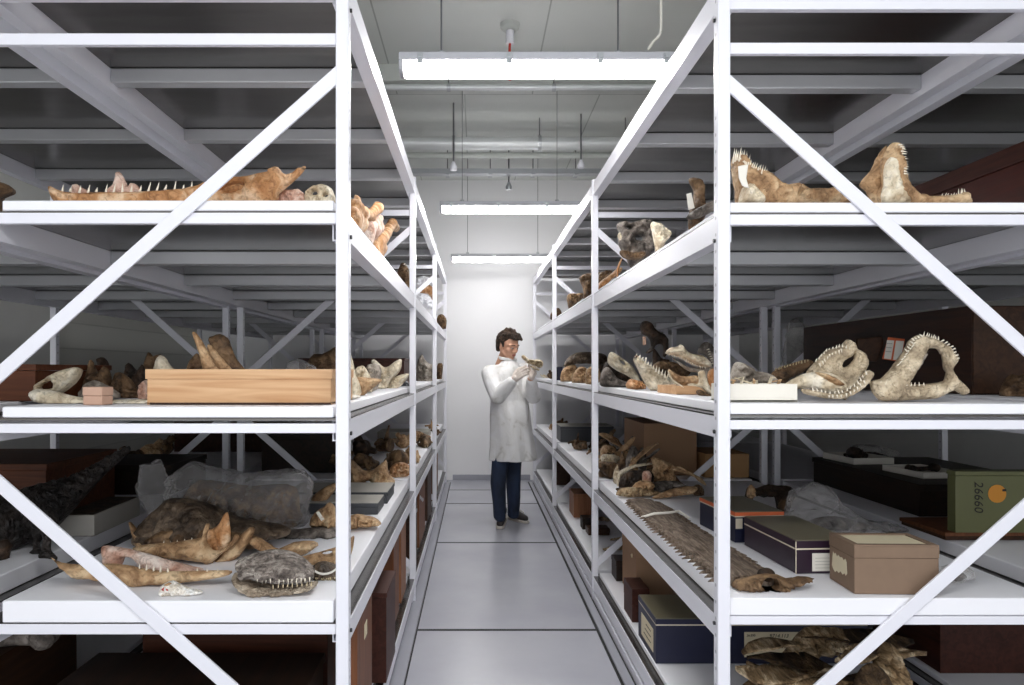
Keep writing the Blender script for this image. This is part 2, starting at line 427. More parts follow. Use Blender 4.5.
for nm, xi, xo, lab in RACKS:
    YF = YFL if 'left' in nm else YFR; Y0, Y1 = YF[0], YF[-1]
    # xi: post on the brace-top side, xo: the other one
    rk = thing('storage_rack', lab, 'rack', ((xi+xo)/2, Y0, 0), 'white steel racks')
    lo_, hi_ = min(xi, xo), max(xi, xo); aisle = 'aisle' in nm
    for yy in YF:
        for x in (xi, xo):
            p = put('post', G().box(x-.019, yy-.019, 0, x+.019, yy+.019, 2.60), M['post'], rk, bevel=.003, loc=(x, yy, 0))
            if yy == Y0 and aisle and x == xi:
                s = 1 if x < 0 else -1
                for zz in (2.47, 1.808, 1.235, .66):
                    put('bolt', G().tube([(x+s*.018, yy+.004, zz), (x+s*.025, yy+.004, zz)], .006, 8), M['bolt'], p)
        put('cross_bar', G().box(lo_+.018, yy-.006, 2.366, hi_-.018, yy+.012, 2.400), M['rack'], rk, bevel=.002)
        a, b = (xi, xo)
        put('end_brace', G().bar((a, yy-.012, 2.290), (b, yy-.012, 1.355), .041, .009), M['rack'], rk, bevel=.002)
        put('end_brace', G().bar((b, yy-.012, 1.142), (a, yy-.012, .215), .041, .009), M['rack'], rk, bevel=.002)
    for lv, (b0, b1, c0, c1, f0, f1) in (LVL if 'left' in nm else LVR).items():
        put('shelf_deck', G().box(lo_-.01, Y0-.002, b1-.005, hi_+.01, Y1+.02, b1), M['deck'], rk)
        dk = rk.children[-1] if rk.children else None
        for x in (xi, xo):
            s = -1 if (x == hi_) else 1      # towards the inside of the rack
            e0, e1 = (x-s*.013, x+s*.036)
            put('side_beam', hollow(min(e0,e1), max(e0,e1), b0, b1-.006, Y0+.022, Y1), M['rack'], rk, smooth=False)
        put('end_bar', G().box(lo_+.018, Y0-.005, c0, hi_-.018, Y0+.018, c1), M['rack'], rk, bevel=.002)
        if lv != 'bottom':
            n = 10
            for k in range(1, n):
                y = Y0 + (Y1-Y0)*k/n
                hh = .055 if lv == 'top' else .05
                put('deck_rib', G().box(lo_+.037, y-.03, b1-.006-hh, hi_-.037, y+.03, b1-.006), M['rib'], rk, bevel=.004)
        if f0:
            side = 'the steel rack' 
            sx0, sx1 = lo_+.06, hi_-.028
            if xi > 0: sx0, sx1 = lo_+.022, hi_-.06
            where = {'left aisle': 'rack on the wooden-tray side of the aisle', 'left wall': 'rack by the brick wall',
                     'right aisle': 'rack on the shark-jaw side of the aisle', 'right wall': 'rack with the dark crates'}[nm]
            for k in range(3):
                nth = ('nearest bay', 'second bay', 'far bay')[k]
                solo('foam_sheet', G().box(sx0, YF[k]-.004 if k == 0 else YF[k]+.03, f0, sx1, YF[k+1]-.035, f1), M['foam'],
                     'white foam sheet, %s shelf, %s, %s' % (lv, nth, where), 'foam sheet', 'foam shelf liners', bevel=.004)
# kerb rails that carry the racks along the aisle
for x, w in ((-.405, 'tray'), (.735, 'shark-jaw')):
    tag(put('floor_rail', G().box(x-.012, 1.0, .0, x+.012, 9.1, .05), M['rack'], bevel=.003), 'white steel floor rail under the rack on the %s side of the aisle' % ('wooden-tray' if w == 'tray' else w), 'rail')

# ------------------------------------------------------------------ lamps over the aisle
def emit(name, c, s):
    m = bpy.data.materials.new(name); m.use_nodes = True; b = m.node_tree.nodes['Principled BSDF']
    b.inputs['Base Color'].default_value = srgb('f4f4f4'); b.inputs['Emission Color'].default_value = c; b.inputs['Emission Strength'].default_value = s; return m
M['glow'] = emit('tube_diffuser', (1, .985, .965, 1), LAMP)
M['lamp_body'] = flat('lamp_housing', 'c3c4cb', .5)
M['rod'] = flat('rod_steel', '6c6c70', .4, .5)
def lamp(i, y, xc, zb, lab, turn=False):
    L = .635 if xc > -2 else .45
    t = thing('ceiling_lamp', lab, 'lamp', (xc, y, zb), 'fluorescent ceiling lamps')
    def prof(pts, x0, x1):
        n = len(pts); g = G(); vs = [(x0, y+a, zb+b) for a, b in pts] + [(x1, y+a, zb+b) for a, b in pts]
        return g.add(vs, [tuple(range(n)), tuple(reversed(range(n, 2*n)))] + [(k, n+k, n+(k+1) % n, (k+1) % n) for k in range(n)])
    put('housing', prof([(-.066,.046),(-.055,.086),(.055,.086),(.066,.046)], xc-L, xc+L), M['lamp_body'], t, bevel=.004)
    put('diffuser', prof([(-.062,.045),(.062,.045),(.05,.010),(.03,0),(-.03,0),(-.05,.010)], xc-L+.02, xc+L-.005), M['glow'], t, bevel=.006)
    put('end_cap', prof([(-.064,.0455),(.064,.0455),(.052,.010),(.032,0),(-.032,0),(-.052,.010)], xc-L, xc-L+.02), M['lamp_body'], t, bevel=.003)
    for k in ((-.54, -.15, .25, .54) if L > .6 else (-.3, .3)):
        put('clip', G().box(xc+k-.012, y-.072, zb+.026, xc+k+.012, y-.061, zb+.074).box(xc+k-.008, y-.081, zb+.05, xc+k+.008, y-.071, zb+.066), M['steel'], t)
    for k in ((-.45, .34) if L > .6 else (-.3, .3)):
        put('hanging_rod', G().tube([(xc+k, y, zb+.084), (xc+k, y, ZC)], .004 if i == 0 else .0025, 6), M['rod'], t)
        put('rod_bracket', G().tube([(xc+k, y, zb+.084), (xc+k, y, zb+.108)], .016, 10), M['steel'], t)
    return t
lamp(0, 3.22, .295, 2.735, 'long fluorescent lamp hung low over the aisle, the one nearest the camera')
lamp(1, 6.0, .335, 2.73, 'second fluorescent lamp along the aisle, hanging before the cable tray')
M['glow'] = emit('tube_diffuser_dim', (1, .985, .965, 1), LAMP*.75)
lamp(2, 8.1, .355, 2.635, 'far fluorescent lamp glowing against the white end wall above the man')
M['glow'] = emit('tube_diffuser_near', (1, .985, .965, 1), LAMP)
lamp(3, .1, .29, 2.72, 'fluorescent lamp hanging above the camera, outside the photograph')

M['glow_main'] = M['glow']; M['glow'] = emit('added_side_diffuser', (1, .985, .965, 1), LAMP*.22)  # weak unseen lamp, added beyond the wall rack to brighten the brick
for k, y in enumerate((3.0,)):
    lamp(3, y, -3.06, 2.86, ('unseen fluorescent lamp added to brighten the brick wall, hidden above the rack', 'farther unseen fluorescent lamp added to brighten the brick wall, hidden above the rack')[k])
# ------------------------------------------------------------------ pipes and fittings under the ceiling
def hpipe(name, py0, z, r, mat, lab, cat, x0=-1.4, x1=1.6, hang=True):
    p = at_z(500, py0, z); g = G().tube([(x0, p.y, z), (x1, p.y, z)], r, 14)
    t = thing(name, lab, cat, ((x0+x1)/2, p.y, z)); put('pipe_run', g, mat, t)
    if hang:
        for k in range(4):
            x = x0+.35+k*(x1-x0-.5)/3
            put('hanging_bracket', G().tube([(x, p.y, z), (x, p.y, ZC)], .005, 6), M['rod'], t)
            put('clamp', G().tube([(x-.015, p.y, z), (x+.015, p.y, z)], r*1.25, 14), M['steel'], t)
    return p
M['duct'] = flat('duct_white', 'd7dadb', .3, .2)
hpipe('ceiling_duct', 143.5, 3.62, .062, M['duct'], 'wide pale round duct crossing above the aisle between the lamps', 'duct')
hpipe('ceiling_pipe', 155.5, 3.60, .03, M['beam'], 'thin grey pipe just behind the wide pale duct', 'pipe', hang=False)
tag(bpy.data.objects['ceiling_pipe'], None)
hpipe('ceiling_pipe', 87.5, 3.66, .025, M['duct'], 'white pipe under the ceiling beam, first beyond the near lamp', 'pipe')
p = at_z(500, 172.5, 3.5)
t = thing('cable_tray_ceiling', 'galvanised cable tray crossing above the second lamp', 'cable tray', (.1, p.y, 3.5))
g = G().box(-1.4, p.y-.06, 3.475, 1.6, p.y+.06, 3.478).box(-1.4, p.y-.06, 3.475, 1.6, p.y-.057, 3.525).box(-1.4, p.y+.057, 3.475, 1.6, p.y+.06, 3.525)
put('tray_channel', g, M['steel'], t, smooth=False)
for k in range(5):
    x = -.75+k*.45; put('hanging_bracket', G().tube([(x, p.y, 3.47), (x, p.y, ZC)], .005, 6), M['rod'], t)
    put('strut', G().box(x-.02, p.y-.07, 3.46, x+.02, p.y+.07, 3.474), M['steel'], t)
# pendent detector with its red flex, white power cable
p = at_z(510, 24, ZC); t = thing('ceiling_detector', 'round grey ceiling fitting with red flex above the near lamp', 'ceiling fitting', p)
put('rose', G().tube([p, p-V((0,0,.03)), p-V((0,0,.05))], [.07, .066, .045], 18), M['beam'], t)
put('stem', G().tube([p-V((0,0,.05)), p-V((0,0,.14))], .03, 12), M['rack'], t)
put('flex', G().tube([p-V((0,0,.13)), p-V((.005,0,.22)), p-V((-.005,0,.30)), p-V((0,0,.40))], .009, 8), M['red'], t)
pts = [(661,-30),(661,15),(660,34),(653,42),(648,50)]
g = G().tube([at_y(x, y_, 3.25) for x, y_ in smooth_poly(pts, 5, False)], .006, 8)
tag(put('power_cord', g, M['string']), 'white power cord curving down to the near lamp', 'cord')
for i, (px, py, z) in enumerate(((360, 150, 3.3), (512, 172, 3.42), (729, 160, 3.4))):
    px = 330+(px if i != 1 else 521)/2.914 if i != 2 else 581
    p = at_z(px, (165, 185, 163)[i], z); t = thing('ceiling_sprinkler', ('small white sprinkler drop hanging near the rack with the wooden tray', 'small grey fitting hanging from the middle of the cable tray', 'small sprinkler drop hanging near the rack with the shark jaws')[i], 'sprinkler', p)
    put('drop_pipe', G().tube([p, (p.x, p.y, ZC)], .008, 8), M['rod'], t)
    put('head_fitting', G().tube([p-V((0,0,.05)), p-V((0,0,.02)), p+V((0,0,.03))], [.03, .035, .012], 12), M['steel' if i == 1 else 'rack'], t)
# ------------------------------------------------------------------ specimen builders
def settle(g, z, stretch=True):
    """bring the underside of g down (or flatten it) onto height z, keeping its top where it is"""
    if z is None: return g
    lo = g.lo(); hi = max(p.z for p in g.v)
    if lo > z+.001 and stretch:
        d = lo-z-.001
        bw = max(.012, .16*(hi-lo))
        for p in g.v: p.z -= d*max(0, 1-(p.z-lo)/bw)
    for p in g.v:
        if p.z < z+.001: p.z = z+.001
    return g
def topoly(px, y, k=None):
    # k: (x0, y0, scale) of a zoomed crop the outline was read in
    if k: px = [(k[0]+x/k[2], k[1]+yy/k[2]) for x, yy in px]
    return [(lambda p: (p.x, p.z))(at_y(x, yy, y)) for x, yy in px]
def solid_px(px, y, T, z=None, k=None, holes=(), amp=.3, freq=28, stretch=True, **kw):
    g = G().inflate(topoly(px, y, k), y, T, [topoly(h, y, k) for h in holes], amp=amp, freq=freq, **kw)
    return settle(g, z, stretch)
def teeth_px(line, n, tip, r, y, k=None, jit=.3, drop=0, yj=.004, fade=None, seed=1):
    g = G(); rg = random.Random(seed); s = k[2] if k else 1
    L = [at_y((k[0]+x/s) if k else x, (k[1]+yy/s) if k else yy, y) for x, yy in line]
    acc = [0]
    for a, b in zip(L, L[1:]): acc.append(acc[-1]+(b-a).length)
    mp = y/FPX/s
    for i in range(n):
        d = (i+.5)/n*acc[-1]; j = 0
        while j < len(L)-2 and acc[j+1] < d: j += 1
        p = L[j].lerp(L[j+1], (d-acc[j])/max(acc[j+1]-acc[j], 1e-9))
        if rg.random() < drop: continue
        tv = tip[j] if isinstance(tip, list) else tip
        f = rg.uniform(1-jit, 1+jit)
        v = V((tv[0]*mp*f + rg.uniform(-.1,.1)*mp*abs(tv[1]), rg.uniform(-1,1)*yj, -tv[1]*mp*f))
        q = p + V((0, rg.uniform(-1,1)*yj, 0)); q = q - v*.45
        g.cone(q, q+v*1.35, r*mp, 6)
    return g
def bone_px(name, label, cat, px, y, T, mat, z=None, group=None, teeth=(), k=None, tmat='tooth', part='bone_body', extra=(), **kw):
    """thing from outlines; extra = more parts (name, px, y, T, mat, kw)"""
    m = lambda q: M[q] if isinstance(q, str) else q
    g = solid_px(px, y, T, z, k, **kw)
    if not teeth and not extra: return solo(name, g, m(mat), label, cat, group, angle=180)
    xs = [p.x for p in g.v]
    t = thing(name, label, cat, ((min(xs)+max(xs))/2, y, g.lo()), group)
    put(part, g, m(mat), t, angle=180)
    for e in extra:
        kk = dict(e[5]) if len(e) > 5 else {}; kk.setdefault('stretch', False)
        put(e[0], solid_px(e[1], e[2], e[3], z, k, **kk), m(e[4]), t, angle=180)
    for d in teeth:
        d = dict(d); yy = d.pop('y', y); put('tooth_row', teeth_px(y=yy, k=k, **d), M[tmat], t, angle=180)
    return t
# --- free-standing generators, nose along +x, base near z = 0
def g_skull(L, snout=.5, wide=1., tall=1., jaw=True):
    g = G(); w, h = wide*L, tall*L; s = snout
    g.tube([(s*L,0,.075*h), (s*.6*L,0,.10*h), (s*.15*L,0,.14*h), (-.08*L,0,.17*h)], [.05*L*tall, .075*L*tall, .11*L*tall, .12*L*tall], 12, wide*1.05)
    g.ball((-.25*L,0,.19*h), .24*L, .15*w, .13*h); g.ball((-.05*L,0,.2*h), .14*L, .12*w, .1*h)
    for q in (-1, 1):
        g.tube([(.12*L,q*.10*w,.10*h), (0,q*.2*w,.10*h), (-.18*L,q*.24*w,.11*h), (-.36*L,q*.17*w,.14*h)], [.035*L,.03*L,.03*L,.035*L], 8)
        g.tube([(.1*L,q*.07*w,.21*h), (-.04*L,q*.15*w,.25*h), (-.14*L,q*.17*w,.2*h), (-.15*L,q*.2*w,.12*h)], .024*L, 8)
        if jaw: g.tube([(s*.95*L,q*.03*w,.03*h), (.05*L,q*.11*w,.035*h), (-.28*L,q*.19*w,.05*h), (-.36*L,q*.18*w,.13*h)], [.025*L,.034*L,.04*L,.03*L], 8)
    g.tube([(-.47*L,0,.2*h), (-.36*L,0,.31*h), (-.15*L,0,.31*h)], [.04*L,.035*L,.02*L], 8)
    return g
def g_skull_teeth(L, snout=.5, wide=1., tall=1.):
    g = G()
    for q in (-1, 1):
        for i in range(7):
            u = i/6; x = (snout*.97-u*(snout*.8))*L; yy = q*(.035+.06*u)*L*wide
            g.cone((x,yy,.075*L*tall), (x+.01*L,yy*1.05,.005*L), .013*L, 5)
    return g
def g_jaw(L, wide=1.):
    g = G()
    for q in (-1, 1):
        g.tube([(.5*L,q*.01*L,.04*L), (.3*L,q*.07*wide*L,.045*L), (0,q*.15*wide*L,.055*L), (-.3*L,q*.23*wide*L,.07*L), (-.45*L,q*.25*wide*L,.13*L), (-.5*L,q*.25*wide*L,.2*L)], [.03*L,.04*L,.045*L,.06*L,.05*L,.025*L], 8, .6)
        g.tube([(-.3*L,q*.23*wide*L,.1*L), (-.36*L,q*.24*wide*L,.24*L)], [.05*L,.02*L], 8, .5)
    return g
def g_vertebra(L):
    g = G(); g.tube([(-.25*L,0,.3*L), (0,0,.28*L), (.25*L,0,.3*L)], [.26*L,.2*L,.26*L], 14)
    g.tube([(-.05*L,0,.4*L), (-.12*L,0,.75*L), (-.2*L,0,1.0*L)], [.13*L,.09*L,.06*L], 8, .5)
    for q in (-1, 1): g.tube([(0,q*.2*L,.4*L), (-.05*L,q*.5*L,.42*L), (-.1*L,q*.66*L,.36*L)], [.11*L,.08*L,.07*L], 8)
    return g
def g_limb(L, r=.07):
    g = G(); g.tube([(-.42*L,0,r*L*1.5), (-.2*L,0,r*L*1.3), (.2*L,.02*L,r*L*1.3), (.42*L,0,r*L*1.5)], [r*L*1.1,r*L*.75,r*L*.7,r*L], 10)
    for x, q in ((-.46,-1), (-.46,1), (.46,-1), (.46,1)): g.ball((x*L, q*r*L*.7, r*L*1.5), r*L*1.25, r*L*1.0, r*L*1.25)
    return g
def g_blade(L, seed=0, lean=.3):
    rg = random.Random(seed); p = [(-.5,.0),(-.42,.10),(-.2,.16),(.0,.24),(.2,.34),(.38,.5),(.47,.46),(.42,.25),(.36,.1),(.3,.0),(0,-.03),(-.3,-.04)]
    p = [((x+rg.uniform(-.03,.03))*L, (z+rg.uniform(-.03,.03))*L) for x, z in p]
    return G().inflate(p, 0, .05*L, amp=.5, freq=6/L, yoff=lambda x, z: lean*z+.12*x*x/L, seed=seed)
def g_lump(L, seed=0):
    g = G(); rg = random.Random(seed); g.ball((0,0,.3*L), .38*L, .3*L, .3*L)
    for i in range(5):
        a = rg.uniform(0, 2*pi); e = rg.uniform(-.2, 1.1)
        d = V((cos(a)*cos(e), sin(a)*cos(e), sin(e))); c = V((0,0,.3*L))
        g.tube([c, c+d*.33*L, c+d*rg.uniform(.42,.62)*L], [.2*L, .12*L, rg.uniform(.06,.12)*L], 8)
    return g
def g_shred(L, seed=0):
    """a curled flake of dried skin and bone"""
    rg = random.Random(seed); n = 9; w = rg.uniform(.12,.24)*L; cu = rg.uniform(-.5,.8); tw = rg.uniform(-.9,.9); g = G()
    for sgn in (1,):
        vs = []; m = 5
        for i in range(n):
            u = i/(n-1)-.5; ww = w*(1-(2*u)**2*.85)*(1+.25*NZ.noise(V((u*5,seed,0))))
            for j in range(m):
                v = j/(m-1)-.5; a = tw*u*2 + .9*v
                vs.append((u*L, v*ww*cos(a)*2, .5*cu*L*u*u + v*ww*sin(a)*1.6 + .25*ww*(1-4*v*v) + .05*L*NZ.noise(V((u*4,v*3,seed)))))
        fs = [(i*m+j, i*m+j+1, (i+1)*m+j+1, (i+1)*m+j) for i in range(n-1) for j in range(m-1)]
        g.add(vs, fs)
    return g
def spec(name, label, cat, g, base, yaw, mat, z=None, group=None, pitch=0, roll=0, vox=None, jit=(.0, 1), teeth=None, tmat='tooth_dim', solid=0, seed=1, relax=2):
    g.xf(place(base, yaw, pitch, roll))
    L = max((max(p[i] for p in g.v)-min(p[i] for p in g.v)) for i in range(3))
    if jit[0]: g.jit(jit[0]*L, jit[1]/L, seed)
    zz = base[2] if z is None else z
    d = zz+.0015-g.lo(); 
    for p in g.v: p.z += d
    mm = M[mat] if isinstance(mat, str) else mat
    rem = 0 if vox == 0 else (vox or max(L/46, .0035))
    if teeth is None: return solo(name, g, mm, label, cat, group, remesh=rem, angle=180, solid=solid, relax=relax)
    t = thing(name, label, cat, (base[0], base[1], zz), group)
    put('cranium', g, mm, t, remesh=rem, angle=180, relax=relax)
    teeth.xf(place(base, yaw, pitch, roll))
    for p in teeth.v: p.z = max(p.z+d, zz+.0015)
    put('tooth_row', teeth, M[tmat], t, angle=180)
    return t
def rest_box(name, label, cat, cx, cy, z, w, d, h, yaw=0, mat='card', lid=None, lid_h=0, lid_over=.003, open_=False, wall=.008, inner=None, group=None, gap=None, top=None, bev=.002):
    """box with its parts: body (or walls and base), lid, edge line; returns thing, matrix local->world"""
    if cx > 0: cy += .05*cx
    Mx = place((cx, cy, z+.001), yaw); t = thing(name, label, cat, (cx, cy, z), group)
    m = lambda q: M[q] if isinstance(q, str) else q
    def P(nm, g, mt, b=bev): g.xf(Mx); return put(nm, g, m(mt), t, bevel=b)
    bh = h if open_ else h-lid_h
    if open_:
        g = G().box(-w/2,-d/2,0,w/2,d/2,.006)
        P('base_board', g, inner or mat, 0)
        for nm, a in (('long_side', (-w/2,-d/2,w/2,-d/2+wall)), ('long_side', (-w/2,d/2-wall,w/2,d/2)), ('short_side', (-w/2,-d/2+wall,-w/2+wall,d/2-wall)), ('short_side', (w/2-wall,-d/2+wall,w/2,d/2-wall))):
            P(nm, G().box(a[0],a[1],.0,a[2],a[3],bh), mat, min(bev, wall*.3))
        if lid_h:
            o = lid_over
            for a in ((-w/2-o,-d/2-o,w/2+o,-d/2), (-w/2-o,d/2,w/2+o,d/2+o), (-w/2-o,-d/2,-w/2,d/2), (w/2,-d/2,w/2+o,d/2)):
                P('rim_strip', G().box(a[0],a[1],bh-lid_h,a[2],a[3],bh), lid or mat, .001)
    else:
        P('body', G().box(-w/2,-d/2,0,w/2,d/2,bh), mat)
        if lid_h:
            if gap: P('edge_line', G().box(-w/2-.0005,-d/2-.0005,bh,w/2+.0005,d/2+.0005,bh+.005), gap, 0)
            g0 = .005 if gap else .0008
            P('lid', G().box(-w/2-lid_over,-d/2-lid_over,bh+g0,w/2+lid_over,d/2+lid_over,h-.003 if top else h), lid or mat)
            if top: P('lid_panel', G().box(-w/2-lid_over+.003,-d/2-lid_over+.003,h-.003,w/2+lid_over-.003,d/2+lid_over-.003,h), top, .0008)
    return t, Mx
def label_on(t, Mx, x0, z0, x1, z1, yface, mat='paper', name='paper_label', th=.0012):
    g = G().box(x0, yface-th, z0, x1, yface, z1).xf(Mx); return put(name, g, M[mat], t)
def writing(t, Mx, s, size, x, z, yface, shear=0):
    o = text('label_text', s, size, Mx @ Matrix.Translation((x, yface-.0022, z)) @ Matrix.Rotation(pi/2,4,'X'), M['ink'], t, shear=shear)
    return o
def bag_px(name, label, parts, y, T, z, inside=None):
    allx = [p.x for q in parts for p in [at_y(a, b, y) for a, b in q[1]]]
    t = thing(name, label, 'plastic bag', ((min(allx)+max(allx))/2, y, z))
    for nm, px, dy, TT in parts:
        g = G().inflate(topoly(px, y+dy), y+dy, TT, amp=.6, freq=12, res=.012, sm=3)
        g.jit(.012, 12, 4, .8)
        for i, p in enumerate(g.v): p.y += .016*abs(NZ.noise(p*13))-.012*abs(NZ.noise(p*27+V((3,1,2))))
        settle(g, z); put(nm, g, M['plastic'], t, angle=180)
    if inside:
        put('wrapped_bone', solid_px(inside[0], y, inside[1], z, amp=.5, freq=16), M[inside[2]], t, angle=180)
    return t
M['bone_white'] = bone('bone_white', 'c9b9a0', 'e8dfd2', 'f4efe8', 40)
# ================================================================== LEFT RACKS
K1 = (0, 450, 2.914); K2 = (120, 450, 5.851); K3 = (220, 490, 5.851)
# ---- upper shelf, along the front edge
bone_px('crocodile_jaw', 'long orange-brown crocodile jaw with small upright teeth on the upper shelf', 'jaw bone',
    [(48,189),(50,186),(56,189),(66,192),(80,193),(100,192),(125,192),(150,191),(172,190),(192,187),(206,182),(218,178),(232,177),(246,176),(258,173),(268,171),(272,167),(278,167),(283,173),(290,174),(298,169),(304,166),(306,168),(300,176),(290,185),(279,194),(270,202),(200,203),(100,203),(58,202)],
    2.27, .045, 'bone_orange', Z1, holes=[[(222,191),(229,186),(238,184),(244,186),(240,190),(230,193)]], amp=.5, part='lower_jaw',
    teeth=[dict(line=[(58,190),(110,191),(196,187)], n=16, tip=(1,-6.2), r=1.5, seed=3, jit=.45)],
    extra=[('far_ramus', [(196,190),(215,181),(240,180),(262,178),(276,177),(288,182),(276,195),(262,203),(196,203)], 2.42, .03, 'bone_orange')], tmat='tooth')
bone_px('winged_bone', 'two-peaked pinkish bone standing behind the long orange jaw', 'bone',
    [(106,200),(108,190),(114,185),(116,178),(117,172),(121,173),(125,180),(129,187),(132,183),(137,185),(141,190),(143,197),(143,203),(106,203)], 2.45, .03, 'bone_pink', Z1, amp=.6)
bone_px('knobbed_bone', 'small knobbed pinkish bone behind the toothed end of the jaw', 'bone',
    [(72,189),(73,185),(77,184),(81,187),(87,190),(95,194),(100,197),(100,203),(72,203)], 2.45, .025, 'bone_pink', Z1, amp=.5)
for i, (x0, x1, yt, lab) in enumerate(((280,306,189,'low pale bone fragment beside the raised end of the orange jaw'), (306,334,185,'small pale skull with two dark openings next to the rack post'))):
    hs = [] if i == 0 else [[(312,193),(315,191),(318,194),(315,196)], [(324,196),(327,194),(329,197),(326,198)]]
    bone_px('small_skull' if i else 'bone_fragment', lab, 'skull' if i else 'bone', [(x0,203),(x0+1,yt+6),(x0+6,yt+2),(x0+12,yt+1),(x0+18,yt),(x1-5,yt+2),(x1-1,yt+6),(x1,203)], 2.33, .035, 'bone_pale' if i else 'bone_pink', Z1, holes=hs, amp=.6)
bone_px('brown_bone', 'rounded brown bone at the near end of the rack by the brick wall', 'bone', [(-30,205),(-28,186),(-10,181),(4,183),(12,188),(10,194),(0,198),(-2,205)], 2.5, .06, 'bone_brown', Z1, amp=.4)
# upper shelf, aisle edge: stacked vertebrae
def vert_px(label, lumps, X, mat, vox=.007):
    g = G()
    for (a, b, ra), (c, d, rb) in lumps:
        p, q = at_x(a, b, X), at_x(c, d, X); g.cap(p, ra*p.y/FPX, q, rb*q.y/FPX, 12)
    g.jit(.006, 25, 2); settle(g, Z1)
    return solo('vertebra', g, M[mat], label, 'vertebra', None, remesh=vox, angle=180, relax=2)
vert_px('orange vertebra with a knobbed arm on the upper shelf edge, nearest of three', [((354,206,8),(358,212,9)), ((360,213,8),(371,216,6)), ((371,214,5),(378,208,6)), ((357,208,6),(357,199,4)), ((352,216,9),(362,224,7))], -.455, 'bone_orange')
vert_px('round pinkish vertebra between two orange ones on the upper shelf edge', [((366,228,9),(376,222,7)), ((372,230,9),(379,227,6)), ((370,221,6),(380,219,4))], -.47, 'bone_pink')
vert_px('orange limb-shaped bone at the far end of the vertebrae on the upper shelf edge', [((376,243,8),(384,236,7)), ((384,236,6),(392,224,5)), ((392,224,6),(396,228,4)), ((374,246,6),(383,248,5))], -.485, 'bone_orange')
bone_px('brown_bone', 'dark brown bone lying past the second post of the upper shelf', 'bone', [(398,276),(399,268),(402,263),(406,264),(409,270),(410,277)], 4.75, .06, 'bone_brown', Z1, amp=.5)
t = bone_px('wrapped_skull', 'orange-brown skull wrapped in white tissue on the upper shelf', 'skull', [(417,288),(424,284),(430,285),(435,290),(437,297),(434,300),(428,294),(420,293)], 7.2, .06, 'bone_orange', Z1, amp=.4, part='skull_bone',
    extra=[('tissue_wrap', [(415,279),(424,276),(431,279),(434,285),(428,284),(420,287),(416,288)], 7.14, .09, 'foam', dict(amp=.6)), ('tissue_wrap', [(417,294),(427,295),(433,301),(434,308),(428,309),(418,306)], 7.14, .09, 'foam', dict(amp=.6))])
bone_px('brown_bone', 'small brown bone at the far end of the upper shelf near the white end wall', 'bone', [(437,322),(438,316),(442,314),(446,318),(446,323)], 8.85, .06, 'bone_brown', Z1, amp=.5)

# ---- middle shelf
p0, p1 = at_y(147,404,2.2), at_y(331,404,2.2)
w_ = p1.x-p0.x
t, mx = rest_box('wooden_tray', 'long light pine tray holding upright blade bones on the middle shelf', 'tray', (p0.x+p1.x)/2, 2.2+.19, Z2, w_, .38, .108, 0, 'pine_x', 'pine_x', .03, .004, True, .012)
put('base_strip', G().box(p0.x+.01, 2.197, Z2+.0012, p1.x, 2.2005, Z2+.007), M['crate_warm'], t)
bone_px('blade_bone', 'slender pointed tan blade bone standing in the pine tray', 'blade bone', [(192,333),(195,332),(201,339),(208,351),(214,363),(222,375),(222,392),(206,392),(203,372),(200,358),(196,345)], 2.35, .016, 'bone_tan', Z2+.0075, amp=.3)
bone_px('blade_bone', 'curved tan blade bone leaning beside the pointed one in the pine tray', 'blade bone', [(207,347),(209,344),(214,348),(222,358),(232,369),(240,378),(238,392),(222,392),(217,372),(211,358)], 2.40, .014, 'bone_tan', Z2+.0075, amp=.3)
bone_px('blade_bone', 'broad brown blade bone rising behind the others in the pine tray', 'blade bone', [(208,340),(213,336),(220,334),(228,338),(231,345),(236,358),(247,371),(256,380),(256,392),(226,392),(218,362)], 2.48, .018, 'bone_brown', Z2+.0075, amp=.3)
bone_px('bone_lump', 'rough brown bone lump low in the pine tray', 'bone', [(186,392),(187,366),(192,358),(197,353),(203,360),(208,370),(210,392)], 2.49, .018, 'bone_brown', Z2+.0075, amp=.8)
bone_px('pale_bone', 'smooth pale bone behind the end of the pine tray', 'bone', [(150,398),(153,372),(157,358),(161,355),(166,358),(171,366),(178,374),(180,398)], 2.75, .035, 'bone_pale', Z2, amp=.3)
bone_px('brown_bone', 'dark brown jagged bone behind the pale bone near the pine tray', 'bone', [(138,392),(142,370),(148,352),(153,356),(160,354),(168,362),(172,392)], 3.06, .03, 'bone_brown', Z2, amp=.7)
c = at_y(93.5,404,2.17); rest_box('small_carton', 'small pinkish lidded cardboard box in front of the long pale bone', 'box', c.x-.002, 2.2, Z2, .064, .05, .054, -.18, 'card_pale', 'card_pale', .027, .0012)
bone_px('long_bone', 'long pale log-like bone lying along the front of the middle shelf', 'bone', [(30,394),(36,389),(48,390),(60,392),(66,394),(80,397),(110,400),(150,399),(150,408),(110,409),(75,408),(55,407),(40,404),(34,400)], 2.3, .03, 'bone_pale', Z2, amp=.5)
bone_px('skull', 'pale beaked skull with a large eye opening above the long pale bone', 'skull', [(34,398),(37,386),(44,380),(54,374),(64,370),(74,367),(80,369),(79,375),(74,383),(66,390),(60,394),(50,399)], 2.45, .05, 'bone_pale', Z2, holes=[[(39,388),(46,382),(54,381),(57,386),(50,389)]], amp=.4)
